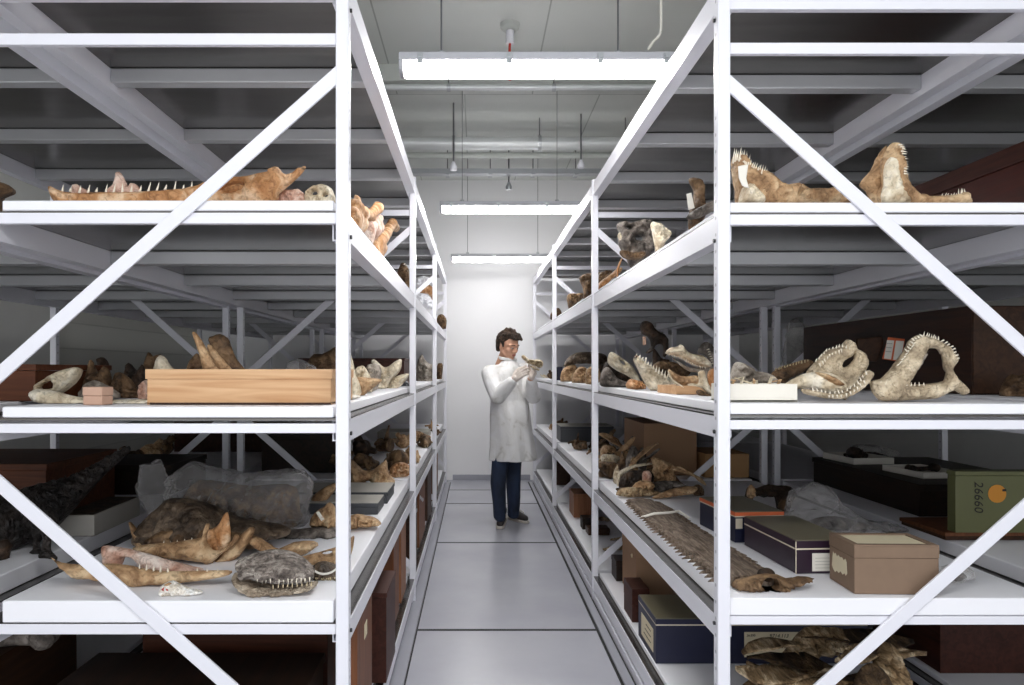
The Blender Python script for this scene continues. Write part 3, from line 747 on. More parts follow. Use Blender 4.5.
for i, (px, yy, m, lab) in enumerate((
    ([(84,398),(86,378),(89,362),(92,360),(95,368),(99,372),(104,366),(110,372),(112,385),(116,398)], 2.75, 'bone_brown', 'brown horned skull behind the small cardboard box'),
    ([(80,398),(84,386),(94,380),(104,384),(112,388),(120,398)], 2.6, 'bone_grey', 'grey-brown low bone just behind the small cardboard box'),
    ([(99,398),(98,364),(101,357),(106,360),(109,370),(110,398)], 3.02, 'bone_dark', 'dark upright bone flake behind the horned skull'),
    ([(112,398),(114,376),(120,372),(128,377),(134,384),(140,398)], 2.72, 'bone_brown', 'lumpy brown skull between horned skull and pine tray'),
    ([(124,398),(126,366),(131,364),(137,371),(142,364),(145,372),(147,398)], 2.9, 'bone_dark', 'dark twin-peaked bone close to the end of the pine tray'),
    ([(142,404),(141,386),(146,380),(150,386),(152,404)], 2.5, 'bone_pink', 'pinkish rounded bone touching the end of the pine tray'))):
    bone_px('specimen_bone' if i != 0 else 'horned_skull', lab, 'bone', px, yy, .035, m, Z2, amp=.8, freq=22)
q = at_y(38,400,2.45); rest_box('wooden_chest', 'reddish-brown wooden chest at the edge of the middle shelf by the brick wall', 'chest', q.x-.3, 2.45+.25, Z2, .58, .5, .125, 0, 'chest', 'chest', .022, .006)
# aisle edge beyond the tray
bone_px('tall_bone', 'tall pale bone standing right behind the front post on the middle shelf', 'bone', [(338,400),(340,366),(345,358),(349,352),(352,358),(354,366),(356,376),(360,384),(360,400)], 2.95, .05, 'bone_pale', Z2, amp=.4)
bone_px('jaw_bone', 'smooth tan jaw bone pointing to the aisle beside the front post', 'jaw bone', [(340,400),(341,380),(352,378),(362,377),(372,378),(380,379),(382,381),(376,386),(368,392),(361,398),(352,400)], 3.02, .05, 'bone_tan', Z2, amp=.3)
bone_px('vertebra', 'pale rounded vertebra behind the smooth tan jaw bone', 'vertebra', [(354,388),(355,370),(360,366),(364,366),(368,372),(372,380),(372,390)], 3.28, .05, 'bone_pale', Z2, amp=.6)
bone_px('vertebra', 'grey-white rounded vertebra beside the pale winged skull', 'vertebra', [(365,388),(366,368),(370,364),(377,364),(381,368),(381,376),(377,388)], 3.35, .05, 'bone_grey', Z2, amp=.5)
bone_px('winged_skull', 'pale skull with two ear-like wings on the middle shelf', 'skull', [(371,362),(374,359),(379,363),(384,367),(389,366),(394,362),(400,359),(402,361),(401,369),(397,375),(392,379),(388,386),(383,393),(371,393),(370,388),(374,382),(379,377),(379,370)], 4.15, .05, 'bone_pale', Z2, amp=.5)
bone_px('jaw_bone', 'short pale jaw in front of the dark red crate', 'jaw bone', [(386,390),(389,381),(395,377),(403,374),(409,374),(407,379),(401,386),(394,391)], 4.22, .04, 'bone_pale', Z2, amp=.5)
solo('paper_scrap', G().inflate(topoly([(349,400),(351,396.5),(357,396),(361,398),(356,400)], 2.6), 2.6, .02, amp=.6), M['paper'], 'crumpled white paper scrap on the middle shelf edge by the post', 'paper')
tag(bpy.data.objects['paper_scrap'], None); bpy.data.objects['paper_scrap'].location.z = Z2+.001
rest_box('red_crate', 'dark red-brown wooden crate behind the pale winged skull', 'crate', -.83, 5.05, Z2, .7, .5, .185, 0, 'redwood', 'redwood', .02, .005)
solo('bone_fragment', settle(solid_px([(396,391),(399,383),(404,380),(409,383),(411,391)], 4.7, .04, Z2, amp=.7), Z2), M['slate'], 'dark blue-grey lump beside the short pale jaw', 'lump')
bone_px('skull', 'grey-brown skull with a raised crest past the second post of the middle shelf', 'skull', [(416,386),(416,370),(418,360),(422,354),(425,360),(430,364),(434,365),(436,374),(435,383),(428,386)], 7.0, .1, 'bone_grey', Z2, amp=.6)
bone_px('brown_bone', 'brown bone at the far end of the middle shelf', 'bone', [(437,383),(437,366),(440,363),(443,365),(442,376),(441,383)], 8.4, .06, 'bone_brown', Z2, amp=.6)
bag_px('plastic_bag', 'small clear plastic bag deep on the middle shelf behind the pine tray', [('bag_film', [(286,372),(287,362),(296,360),(308,363),(316,368),(316,378),(290,378)], 0, .05)], 3.6, .05, Z2)
bone_px('brown_bone', 'tan bone lump next to the small plastic bag behind the pine tray', 'bone', [(306,378),(308,362),(314,354),(322,354),(330,350),(338,348),(338,380)], 3.9, .06, 'bone_brown', Z2, amp=.6)

# ---- lower shelf, thick foam
bone_px('lower_jaw', 'long tan lower jaw lying along the front edge of the lower shelf', 'jaw bone',
    [(148,313),(180,328),(225,333),(270,338),(310,330),(370,335),(420,345),(480,352),(560,352),(640,350),(676,352),(668,364),(630,374),(560,384),(480,392),(390,398),(310,390),(262,376),(225,377),(190,354)],
    2.24, .03, 'bone_tan', Z3, k=K1, amp=.3, part='near_ramus', teeth=[dict(line=[(395,345),(500,352)], n=5, tip=(1,-14), r=4, seed=2, y=2.235), dict(line=[(560,352),(650,352)], n=3, tip=(0,-9), r=3)],
    extra=[('far_ramus', [(298,280),(335,281),(385,290),(440,305),(500,323),(560,338),(592,347),(590,372),(540,362),(470,362),(420,345),(395,325),(365,312),(340,372),(310,374),(300,318)], 2.37, .03, 'bone_pink', dict(amp=.3))])
bone_px('small_skull', 'tiny white skull with a red mark in front of the long lower jaw', 'skull', [(464,410),(470,396),(486,386),(504,380),(522,390),(545,399),(575,407),(592,414),(575,422),(530,425),(480,426),(466,420)], 2.15, .022, 'bone_white', Z3, k=K1, amp=.9, freq=40, part='cranium',
    extra=[('red_mark', [(470,407),(480,399),(494,401),(496,408),(482,412)], 2.131, .006, 'red', dict(amp=0)), ('tan_patch', [(478,393),(492,386),(500,389),(488,396)], 2.131, .006, 'bone_tan', dict(amp=0))])
bone_px('flared_jaw', 'tan jaw with an upright flared rear end behind the long lower jaw', 'jaw bone',
    [(68,575),(150,552),(260,543),(350,533),(420,522),(470,512),(487,495),(492,455),(508,430),(524,436),(514,480),(506,530),(524,570),(560,588),(610,572),(655,532),(672,492),(694,500),(690,530),(650,572),(590,612),(540,660),(490,662),(430,648),(330,642),(230,627),(150,602)],
    2.50, .04, 'bone_tan', Z3, k=K2, amp=.35, part='jaw_body',
    teeth=[dict(line=[(230,560),(440,525)], n=5, tip=(2,-24), r=7, seed=5)],
    extra=[('flared_plate', [(486,570),(490,500),(505,470),(540,462),(580,430),(605,380),(632,362),(643,430),(650,500),(640,560),(600,620),(545,640)], 2.56, .018, 'bone_orange', dict(amp=.4)),
           ('rear_condyle', [(560,640),(640,570),(700,505),(758,452),(790,460),(772,510),(742,562),(702,617),(650,657),(575,668)], 2.545, .03, 'bone_tan', dict(amp=.4))])
bone_px('dark_skull', 'dark brown flattened skull half covered by the plastic bag', 'skull', [(133,540),(138,528),(146,519),(156,509),(166,500),(173,498),(184,498),(200,501),(216,507),(230,515),(246,519),(266,522),(283,525),(291,531),(285,537),(270,540),(250,546),(215,548),(170,549),(145,548)],
    2.74, .11, 'hide', Z3, amp=.5, freq=16, part='skull_roof', extra=[('tan_edge', [(129,522),(133,525),(141,536),(147,545),(147,551),(138,548),(133,536)], 2.68, .02, 'bone_tan'), ('lower_jaw', [(150,548),(152,535),(175,529),(210,528),(240,533),(262,538),(255,549)], 2.635, .03, 'bone_brown', dict(amp=.5))])
bag_px('plastic_bag', 'big crumpled clear plastic bag wrapped round a large bone on the lower shelf', [
    ('bag_film', [(166,512),(166,490),(172,476),(181,466),(190,463),(203,465),(225,470),(250,472),(280,470),(299,469),(307,474),(312,488),(309,510),(306,527),(300,540),(200,540),(172,540)], 0, .17),
    ('bag_neck', [(166,512),(158,511),(150,512),(143,503),(138,490),(139,476),(141,466),(151,464),(163,458),(164,470),(168,482)], .02, .05)], 3.14, .17, Z3,
    ([(182,520),(186,492),(200,480),(225,482),(250,486),(275,484),(296,487),(300,510),(298,530),(200,535)], .11, 'bone_brown'))
KC1 = (0, 446.5, 2.914)
def croc_head():
    lab = 'dried grey-brown crocodile head with a closed toothed mouth on the lower shelf corner'
    t = thing('dried_crocodile', lab, 'reptile head', at_z(278,590,Z3))
    up = [(702,380),(700,362),(712,350),(745,340),(785,333),(820,330),(855,338),(888,357),(910,378),(912,388),(880,394),(820,392),(760,386),(722,383)]
    lo_ = [(682,370),(690,371),(704,388),(740,400),(800,408),(860,408),(918,396),(922,407),(888,420),(820,428),(750,431),(715,422),(694,402)]
    cr = [(688,338),(708,324),(745,310),(782,302),(830,304),(872,320),(908,350),(915,376),(860,372),(800,356),(730,360),(702,362)]
    put('upper_head', solid_px(up, 2.185, .06, k=KC1, amp=.5, freq=26), M['hide_grey'], t, angle=180)
    put('lower_jaw', solid_px(lo_, 2.175, .055, Z3, k=KC1, amp=.35), M['hide_tan'], t, angle=180)
    put('skull_crest', solid_px(cr, 2.245, .055, k=KC1, amp=.6), M['hide_grey'], t, angle=180)
    put('tooth_row', teeth_px([(745,386),(820,393),(908,388)], 13, (0,12), 2.4, 2.122, KC1, seed=4), M['tooth'], t, angle=180)
    put('tooth_row', teeth_px([(790,409),(915,400)], 9, (0,-9), 2.3, 2.126, KC1, seed=6), M['tooth_dim'], t, angle=180)
croc_head()
string_head = bone_px('dried_crocodile', 'second dark dried crocodile head tied with string, half behind the front post', 'reptile head', [(545,500),(548,440),(590,422),(640,430),(690,450),(730,480),(735,520),(690,530),(620,532),(560,532)], 2.36, .06, 'hide', Z3, k=K3, amp=.4, part='upper_head',
    teeth=[dict(line=[(555,520),(690,520)], n=11, tip=(0,16), r=5, y=2.30)], extra=[('lower_jaw', [(548,542),(552,526),(620,528),(690,528),(730,520),(728,540),(640,546)], 2.35, .055, 'bone_tan', dict(amp=.3))], tmat='tooth_dim')
put('tied_string', G().tube([at_y(220+x/5.851, 490+y_/5.851, 2.29) for x, y_ in smooth_poly([(500,425),(535,462),(590,490),(640,486),(675,465),(700,440)], 4, False)], .0035, 6), M['string'], string_head)
bone_px('crocodile_skull', 'pale tan crocodile skull lying behind the front post on the lower shelf', 'skull', [(440,400),(500,384),(570,366),(640,345),(700,325),(735,302),(755,292),(772,272),(786,272),(784,300),(776,350),(755,405),(725,450),(640,440),(560,436),(490,428)], 2.50, .045, 'bone_tan', Z3, k=K3, holes=[[(590,372),(640,355),(660,362),(620,378)], [(722,335),(748,316),(742,345)]], amp=.35)
bone_px('toothed_jaw', 'yellowish tan toothed jaw beneath the plastic bag beside the dried crocodile head', 'jaw bone', [(176,300),(205,276),(235,285),(290,318),(340,345),(430,305),(540,298),(575,325),(500,372),(420,385),(330,375),(250,365)], 2.57, .035, 'bone_tan', Z3, k=K3, amp=.6, teeth=[dict(line=[(240,340),(330,362),(430,362)], n=8, tip=(0,14), r=5, y=2.585)], tmat='tooth_dim')
bone_px('flat_skull', 'flat grey-brown skull between the plastic bag and the front post', 'skull', [(270,250),(340,225),(420,230),(500,225),(560,215),(640,220),(690,230),(690,330),(560,320),(420,320),(310,330)], 2.93, .06, 'bone_ash', Z3, k=K3, amp=.4)
bone_px('bone_shard', 'light brown tapering bone leaning up behind the end of the plastic bag', 'bone', [(525,130),(528,60),(560,20),(600,-10),(660,-40),(690,-30),(660,20),(620,70),(600,140)], 3.42, .035, 'bone_tan', Z3, k=K3, amp=.4)
bone_px('bone_cluster', 'knobbly tan skull piece with a white tag by the end of the plastic bag', 'bone', [(530,215),(535,160),(570,120),(610,95),(640,70),(670,95),(685,130),(700,180),(700,235),(600,240)], 2.98, .05, 'bone_tan', Z3, k=K3, amp=1.0, part='skull_piece', extra=[('paper_tag', [(560,132),(578,122),(612,172),(594,184)], 2.92, .003, 'paper', dict(amp=0, sm=1))])
bone_px('flat_bone', 'flat crumbly tan bone just past the front post on the lower shelf', 'bone', [(700,235),(705,180),(740,160),(800,140),(850,150),(900,160),(940,190),(935,205),(880,215),(820,218),(760,235)], 3.05, .05, 'bone_tan', Z3, k=K3, amp=.9)
for i, (x0, x1, y0, d, h, lab) in enumerate(((-.92,-.455,3.34,.22,.055,'shallow dark tray box with a pale lid by the aisle, nearer of two'), (-.95,-.445,3.61,.3,.06,'shallow dark tray box with a pale lid by the aisle, farther of two'))):
    t, mx = rest_box('tray_box', lab, 'box', (x0+x1)/2, y0+d/2, Z3, x1-x0, d, h, 0, 'slate', 'slate', .02, .003, top='greybox')
bone_px('winged_skull', 'brown skull with two upright wing-like ridges behind the dark tray boxes', 'skull', [(80,368),(90,335),(88,290),(90,262),(100,261),(138,298),(185,298),(240,255),(247,298),(262,325),(278,345),(270,362),(230,377),(160,383),(110,380)], 4.05, .1, 'bone_tan', Z3, k=(330,400,4.28), holes=[[(150,352),(165,345),(178,352),(165,362)]], amp=.5, freq=16)
bone_px('skull', 'orange-brown skull beside the winged skull at the aisle edge', 'skull', [(250,345),(258,290),(285,268),(320,268),(342,285),(340,320),(310,345),(280,352)], 4.58, .08, 'bone_orange', Z3, k=(330,400,4.28), amp=.7)
for i, (px, py, L, yaw, sn_, m, lab) in enumerate((
    (395,470,52,2.0,.5,'bone_brown','brown skull with wide cheek arches behind the orange-brown skull'),
    (366,470,42,1.2,.55,'bone_brown','dim brown skull deep on the lower shelf behind the winged skull'),
    (413,462,34,-1.2,.45,'bone_tan','tan skull facing the aisle near the second post, lower shelf'),
    (425,447,30,-1.4,.4,'bone_brown','brown skull past the second post on the lower shelf'),
    (420,441,26,.6,.45,'bone_tan','tan skull behind the brown one past the second post'))):
    b = at_z(px, py, Z3); L_ = L*b.y/FPX
    spec('skull', lab, 'skull', g_skull(L_, sn_, 1.1, 1.3), b, yaw, m, teeth=g_skull_teeth(L_, sn_, 1.1, 1.3), jit=(.02, 6), seed=i)
for i, (px, py, L, f, m, lab) in enumerate((
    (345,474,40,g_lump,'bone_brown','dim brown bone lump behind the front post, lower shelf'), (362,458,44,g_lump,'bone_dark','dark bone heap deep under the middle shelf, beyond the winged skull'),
    (385,452,40,g_vertebra,'bone_brown','dim brown vertebra deep on the lower shelf'), (436,436,16,g_lump,'bone_brown','brown bone lump near the end wall, lower shelf'),
    (432,430,16,g_vertebra,'bone_tan','tan vertebra near the end wall, lower shelf'), (403,448,30,g_lump,'bone_tan','tan knobbly bone between two skulls on the lower shelf'))):
    b = at_z(px, py, Z3); L_ = L*b.y/FPX*.7; spec('bone_lump', lab, 'bone', f(L_, i) if f is g_lump else f(L_), b, i*1.3, m, jit=(.03, 6), seed=i+20)
t, mx = rest_box('flat_board_box', 'flat grey board box with its lid at eye level of the second post, lower shelf', 'box', -.72, 7.3, Z3, .5, .4, .06, 0, 'greybox', 'greybox', .02, .003)
# rack by the wall: crocodile, white box, chest
def croc_dark():
    Y = 2.56; t = thing('stuffed_crocodile', 'dark stuffed crocodile with raised tail at the edge of the wall-side rack', 'stuffed reptile', at_z(40,560,Z3))
    g = G(); A = lambda x, y_, dy=0: at_y(x, y_, Y+dy); s = Y/FPX
    path = [(-70,552,18),(-35,540,30),(0,528,33),(25,517,31),(45,506,26),(62,496,20),(78,486,14),(92,476,10),(106,465,7),(118,457,4.5),(128,451,2.5)]
    g.tube([A(x, y_, (x+70)*.0022) for x, y_, r in path], [r*s for *_, r in path], 16, 1.1)
    for (x, y_, dy) in ((50,530,-.06), (40,530,.1)):
        g.tube([A(x-6,y_-12,dy), A(x,y_,dy-.03), A(x-4,y_+17,dy-.03)], [13*s, 9*s, 5*s], 10)
        for k in (-8,-2,5,11): g.tube([A(x-4,y_+22,dy-.03), A(x-4+k,y_+29,dy-.05)], [4.5*s, 2*s], 8)
    g.jit(.006, 30, 3); settle(g, Z3)
    d = g
    for i in range(16):
        u = i/15; j = u*(len(path)-1); a = int(min(j, len(path)-2)); f = j-a
        x, y_, r = [path[a][q]+(path[a+1][q]-path[a][q])*f for q in range(3)]
        for q in (-1, 1):
            b = A(x, y_, (x+70)*.0022) + V((0, q*r*s*.35, r*s*.9)); d.cone(b-V((0,0,.012)), b+V((.008,0,.024)), .014, 5)
    put('hide_body', g, M['croc'], t, remesh=.008, angle=180)
    f = G().tube([A(-6,572), A(-1,560), A(4,546), A(3,540)], [9*s,10*s,8*s,4*s], 10); settle(f, Z3)
    put('fore_foot', f, M['bone_dark'], t, angle=180)
croc_dark()
b0 = at_z(92,541,Z3)
t, mx = rest_box('specimen_box', 'white cardboard box with a dark top beside the dark stuffed crocodile', 'box', -1.545-.075, 2.9+.21, Z3, .15, .42, .085, .03, 'greybox', None, 0, top=None)
put('dark_inset', G().box(-.065,-.2,.084,.065,.2,.088).xf(mx), M['bone_dark'], t)
q = at_y(46,500,3.15); rest_box('wooden_chest', 'large reddish wooden chest standing behind the dark stuffed crocodile', 'chest', q.x-.33, 3.15+.3, Z3, .66, .6, .26, 0, 'chest', 'chest', .03, .008)
q = at_y(120,470,4.2); rest_box('dark_crate', 'dark flat crate deep in the wall-side rack behind the crocodile tail', 'crate', -1.95, 4.12, Z3, .62, .5, .16, 0, 'trunk', 'trunk', .03, .006)
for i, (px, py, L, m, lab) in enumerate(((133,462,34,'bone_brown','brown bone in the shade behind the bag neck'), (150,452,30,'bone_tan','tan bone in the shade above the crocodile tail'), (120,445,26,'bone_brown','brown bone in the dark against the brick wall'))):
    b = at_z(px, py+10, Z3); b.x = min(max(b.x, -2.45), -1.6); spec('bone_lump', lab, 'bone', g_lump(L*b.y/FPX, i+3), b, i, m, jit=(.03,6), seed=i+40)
# dark board boxes deep on the lower shelf of the aisle rack
rest_box('dark_crate', 'long dark crate across the back of the lower shelf behind the plastic bag', 'crate', -1.15, 4.95, Z3, .5, .5, .25, 0, 'trunk', 'trunk', .03, .006)
rest_box('dark_crate', 'dark red-brown crate against the far wall rack, lower shelf', 'crate', -2.05, 6.25, Z3, .85, .7, .3, 0, 'redwood', 'redwood', .03, .006)

# ---- bottom shelf
rest_box('plank_box', 'wide dark plank box under the front edge of the lower shelf', 'box', -.90, 2.3, Z4, .76, .3, .285, 0, 'trunk', 'trunk', .03, .006)
rest_box('red_crate', 'red-brown crate standing behind the wide plank box on the bottom shelf', 'crate', -.86, 2.72, Z4, .66, .3, .38, 0, 'ply_x', 'ply_x', .03, .005)
rest_box('dark_crate', 'dark brown crate at the foot of the wall-side rack', 'crate', -1.95, 2.55, Z4, .74, .6, .30, 0, 'crate_warm', 'crate_warm', .03, .005)
b = V((-1.62, 2.42, Z4+.30)); spec('bone_lump', 'grey bone lying on top of the crate at the foot of the wall-side rack', 'bone', g_limb(.34, .1), b, .2, 'bone_ash', z=Z4+.302)
t, mx = rest_box('drawer_box', 'tall brown wooden box with a cream label on the bottom shelf, nearest the camera', 'wooden box', -.415, 2.50, Z4, .06, .33, .42, 0, 'drawer')
put('paper_label', G().box(.030,-.02,.32,.0312,.04,.37).xf(mx), M['paper_old'], t)
rest_box('carton', 'tan cardboard box wedged behind the tall brown wooden boxes', 'box', -.52, 3.08, Z4, .14, .3, .50, 0, 'card')
t, mx = rest_box('drawer_box', 'dark red-brown wooden box with rounded edges on the bottom shelf, second along', 'wooden box', -.395, 3.03, Z4, .075, .32, .36, 0, 'redwood', 'redwood', .02, .003)
for i, (yy, d, w, h, m, lab) in enumerate(((3.62,.24,.1,.44,'drawer','narrow brown wooden panel box, third along the bottom shelf'), (3.98,.26,.07,.43,'box_brown','narrow orange-brown wooden panel box, fourth along the bottom shelf'),
        (4.75,.30,.12,.43,'crate_warm','dark wooden case with metal latches past the second post'), (5.35,.6,.12,.43,'drawer','long brown wooden case past the second post'), (6.2,.5,.12,.43,'crate_warm','brown case before the third post, bottom shelf'), (7.2,.7,.12,.43,'drawer','brown case past the third post, bottom shelf'))):
    t, mx = rest_box('drawer_box' if i < 2 else 'wooden_case', lab, 'wooden box', -.40-w/2, yy, Z4, w, d, h, 0, m)
    if 2 <= i <= 3:
        for k in range(2 if i == 2 else 3): put('metal_latch', G().box(w/2, -d/2+.06+k*.12, h-.10-.03*k, w/2+.006, -d/2+.11+k*.12, h-.08-.03*k).xf(mx), M['steel'], t)
# ================================================================== RIGHT RACKS
# ---- upper shelf
Z1, Z2, Zr, Z4 = 1.9225, 1.3195, .7375, .1705
KA = (720, 130, 6.827); KB = (840, 130, 5.565); KC = (530, 170, 4.895)
bone_px('crocodile_skull', 'tan crocodile skull with upturned teeth and a white paper tag on the upper shelf', 'skull',
    [(78,210),(92,178),(125,168),(165,182),(200,222),(255,262),(320,292),(380,332),(440,372),(490,366),(525,364),(545,385),(520,440),(490,500),(140,505),(108,420),(88,310)],
    2.27, .055, 'bone_tan', Z1, k=KA, amp=.5, part='cranium',
    teeth=[dict(line=[(88,190),(140,178),(200,232)], n=10, tip=(10,-62), y=2.23, r=7, seed=2), dict(line=[(200,232),(320,298)], n=9, tip=(12,-40), r=6, seed=3, y=2.225)],
    extra=[('rear_jaw', [(500,500),(505,420),(530,372),(560,375),(600,402),(700,400),(800,390),(850,398),(890,440),(930,482),(925,505)], 2.30, .04, 'bone_tan', dict(amp=.6)),
           ('inner_plate', [(130,480),(150,400),(200,360),(250,400),(290,450),(300,500),(150,500)], 2.24, .035, 'bone_pale', dict(amp=.5)),
           ('paper_tag', [(122,248),(158,240),(194,235),(184,300),(180,330),(198,396),(172,392),(148,378),(128,330)], 2.19, .003, 'paper', dict(amp=0, sm=1))])
t = bone_px('gaping_skull', 'tan skull with jaws gaping wide, snout pointing up, on the upper shelf', 'skull',
    [(226,200),(240,150),(262,100),(292,70),(328,74),(343,108),(340,150),(350,200),(356,245),(370,290),(398,338),(440,356),(500,366),(570,364),(640,360),(672,352),(694,345),(706,372),(706,420),(236,420),(232,300)],
    2.25, .045, 'bone_tan', Z1, k=KB, amp=.45, part='jaws',
    teeth=[dict(line=[(334,76),(354,110),(351,150),(362,205),(369,250)], n=13, tip=(27,4), r=5, seed=7, y=2.205), dict(line=[(560,364),(655,358)], n=6, tip=(2,-12), r=3.5), dict(line=[(655,356),(695,345)], n=4, tip=(-3,-28), r=5)],
    extra=[('cheek_bone', [(108,300),(165,232),(190,190),(202,158),(232,110),(262,85),(244,150),(232,200),(228,300),(224,420),(185,420),(150,340)], 2.29, .03, 'bone_tan', dict(amp=.4)),
           ('palate', [(238,405),(246,300),(250,200),(280,150),(310,180),(330,260),(355,340),(390,405)], 2.225, .03, 'bone_pale', dict(amp=.4))])
t = bone_px('tagged_jaw', 'curved dark brown jaw with a white tag at the aisle edge of the upper shelf', 'jaw bone',
    [(775,48),(800,36),(845,55),(856,100),(858,165),(915,142),(920,170),(860,215),(820,240),(775,240),(780,200),(795,170),(802,110),(790,80)], 2.62, .03, 'bone_brown', Z1, k=KC, amp=.7, part='jaw_body',
    extra=[('paper_tag', [(765,118),(790,110),(806,185),(776,196)], 2.57, .003, 'paper', dict(amp=0, sm=1)), ('grey_root', [(775,215),(860,165),(918,140),(918,185),(830,235),(775,240)], 2.58, .03, 'bone_ash', dict(amp=.6))])
bone_px('pale_bone', 'cream ridged bone leaning beside the grey fossil skull on the upper shelf', 'bone', [(590,268),(602,254),(640,268),(670,288),(692,315),(665,350),(625,385),(606,345),(598,300)], 3.35, .05, 'bone_pale', Z1, k=KC, amp=.6, teeth=[dict(line=[(592,266),(640,268),(690,312)], n=8, tip=(2,-10), r=5)])
bone_px('fossil_skull', 'heavy grey fossil skull with hollow openings on the upper shelf', 'skull', [(424,268),(445,256),(478,262),(500,256),(560,246),(590,254),(602,300),(606,340),(612,372),(590,400),(555,425),(510,420),(460,400),(440,372),(432,340),(436,300)], 3.95, .09, 'bone_ash', Z1, k=KC, amp=.9, freq=18, part='cranium',
    holes=[[(505,335),(520,315),(545,318),(552,340),(530,352)], [(462,285),(475,278),(490,286),(476,296)]],
    extra=[('lower_jaw', [(440,395),(500,405),(550,400),(560,420),(530,440),(490,438),(455,425)], 3.86, .06, 'bone_brown', dict(amp=.6)), ('pale_tooth', [(428,320),(440,305),(450,330),(440,345)], 3.84, .02, 'bone_pale', dict(amp=.3))])
bone_px('brown_skull', 'brown lumpy skull near the second post on the upper shelf', 'skull', [(240,530),(260,510),(300,505),(340,500),(350,530),(320,590),(285,605),(262,605),(258,575)], 5.6, .1, 'bone_brown', Z1, k=KC, amp=.8)
bone_px('long_bone', 'long orange-brown bone lying toward the aisle on the upper shelf', 'bone', [(320,580),(345,545),(400,505),(430,480),(450,482),(440,505),(400,535),(360,575)], 4.75, .06, 'bone_orange', Z1, k=KC, amp=.5)
bone_px('thin_bone', 'thin orange rib standing up behind the grey fossil skull', 'rib', [(420,500),(430,465),(445,435),(452,438),(440,470),(430,505)], 4.3, .02, 'bone_orange', Z1, k=KC, amp=.3)
bone_px('grey_bone', 'grey bone behind the long orange-brown bone', 'bone', [(330,530),(345,500),(385,492),(400,505),(370,530),(340,550)], 5.05, .06, 'bone_brown', Z1, k=KC, amp=.6)
bone_px('skull', 'small brown skull beyond the second post of the upper shelf', 'skull', [(180,620),(195,604),(225,605),(258,602),(262,625),(230,650),(195,660),(182,645)], 6.35, .08, 'bone_brown', Z1, k=KC, amp=.6)
bone_px('brown_bone', 'tiny brown bone at the far end of the upper shelf above the man', 'bone', [(550,318),(553,310),(559,308),(562,314),(560,319)], 7.6, .06, 'bone_brown', Z1, amp=.5)
p = at_y(1024, 143, 2.6)
rest_box('red_crate', 'big dark red wooden crate on the upper shelf behind the gaping skull', 'crate', 1.95+.42, 3.32, Z1, .84, 1.92, .31, 0, wood('red_crate_y', '35130c', '4c1c12', 1), 'redwood', .07, .006)

# ---- middle shelf, front edge
KD = (850, 290, 5.27); KE = (720, 290, 5.267)
c0, c1 = at_y(733,402,2.19), at_y(802,402,2.19)
t, mx = rest_box('white_tray', 'small white card tray of thin bones beside the front post', 'tray', (c0.x+c1.x)/2, 2.19+.07, Z2, c1.x-c0.x+.012, .14, .056, 0, 'paper', None, 0, 0, True, .003)
for i in range(7):
    x = c0.x+.02+i*.024; g = G(); rg = random.Random(i)
    g.tube([(x, 2.27+rg.uniform(0,.06), Z2+.012), (x+rg.uniform(-.01,.03), 2.29, Z2+.055+rg.uniform(0,.03)), (x+rg.uniform(-.03,.04), 2.30, Z2+.06+rg.uniform(0,.02))], [.006,.005,.002], 6)
    solo('thin_bone', g, M['bone_pale' if i % 3 else 'bone_tan'], 'thin pale bone splinter lying in the small white card tray', 'bone', 'bone splinters in the white tray')
bone_px('bone_lump', 'knobbly grey-brown bones heaped at the back of the small white tray', 'bone', [(66,515),(70,400),(100,378),(140,395),(180,425),(220,430),(260,440),(300,470),(320,500),(320,520)], 2.49, .05, 'bone_grey', Z2, k=KE, amp=1., freq=24)
J2 = dict(amp=.35, freq=34, rr=.022)
t = bone_px('shark_jaw', 'large open shark jaw with a tall arched upper rim on the middle shelf', 'shark jaw',
    [(105,487),(160,470),(215,420),(255,372),(292,325),(325,268),(352,245),(382,236),(420,241),(455,252),(490,266),(530,296),(556,325),(567,352),(560,388),(540,425),(558,458),(590,486),(614,520),(612,548),(585,548),(552,530),(520,540),(460,566),(380,572),(250,576),(148,574)],
    2.27, .028, 'jaw', Z2, k=KD, holes=[[(314,488),(352,430),(395,355),(416,316),(445,306),(478,314),(498,345),(504,400),(514,458),(490,480),(430,492),(340,498)]], part='jaw_rim',
    yoff=lambda x, z: .10*max(0, z-1.36), teeth=[dict(line=[(292,325),(330,262),(382,238)], n=8, tip=(-12,-10), r=5.5, y=2.265), dict(line=[(382,238),(470,258)], n=7, tip=(2,-20), r=5.5, y=2.29), dict(line=[(480,262),(540,302),(565,350),(558,388)], n=9, tip=(-15,6), r=5, y=2.25), dict(line=[(150,490),(250,500),(400,497)], n=11, tip=(2,-13), r=4.5, y=2.25),
           dict(line=[(250,400),(300,330),(345,275)], n=9, tip=(10,-8), r=4.5, y=2.245)],
    extra=[('cheek_plate', [(130,485),(200,450),(262,400),(330,320),(405,335),(416,320),(380,390),(320,470),(290,500),(220,500)], 2.30, .018, 'bone_grey', dict(amp=.4))], **J2)
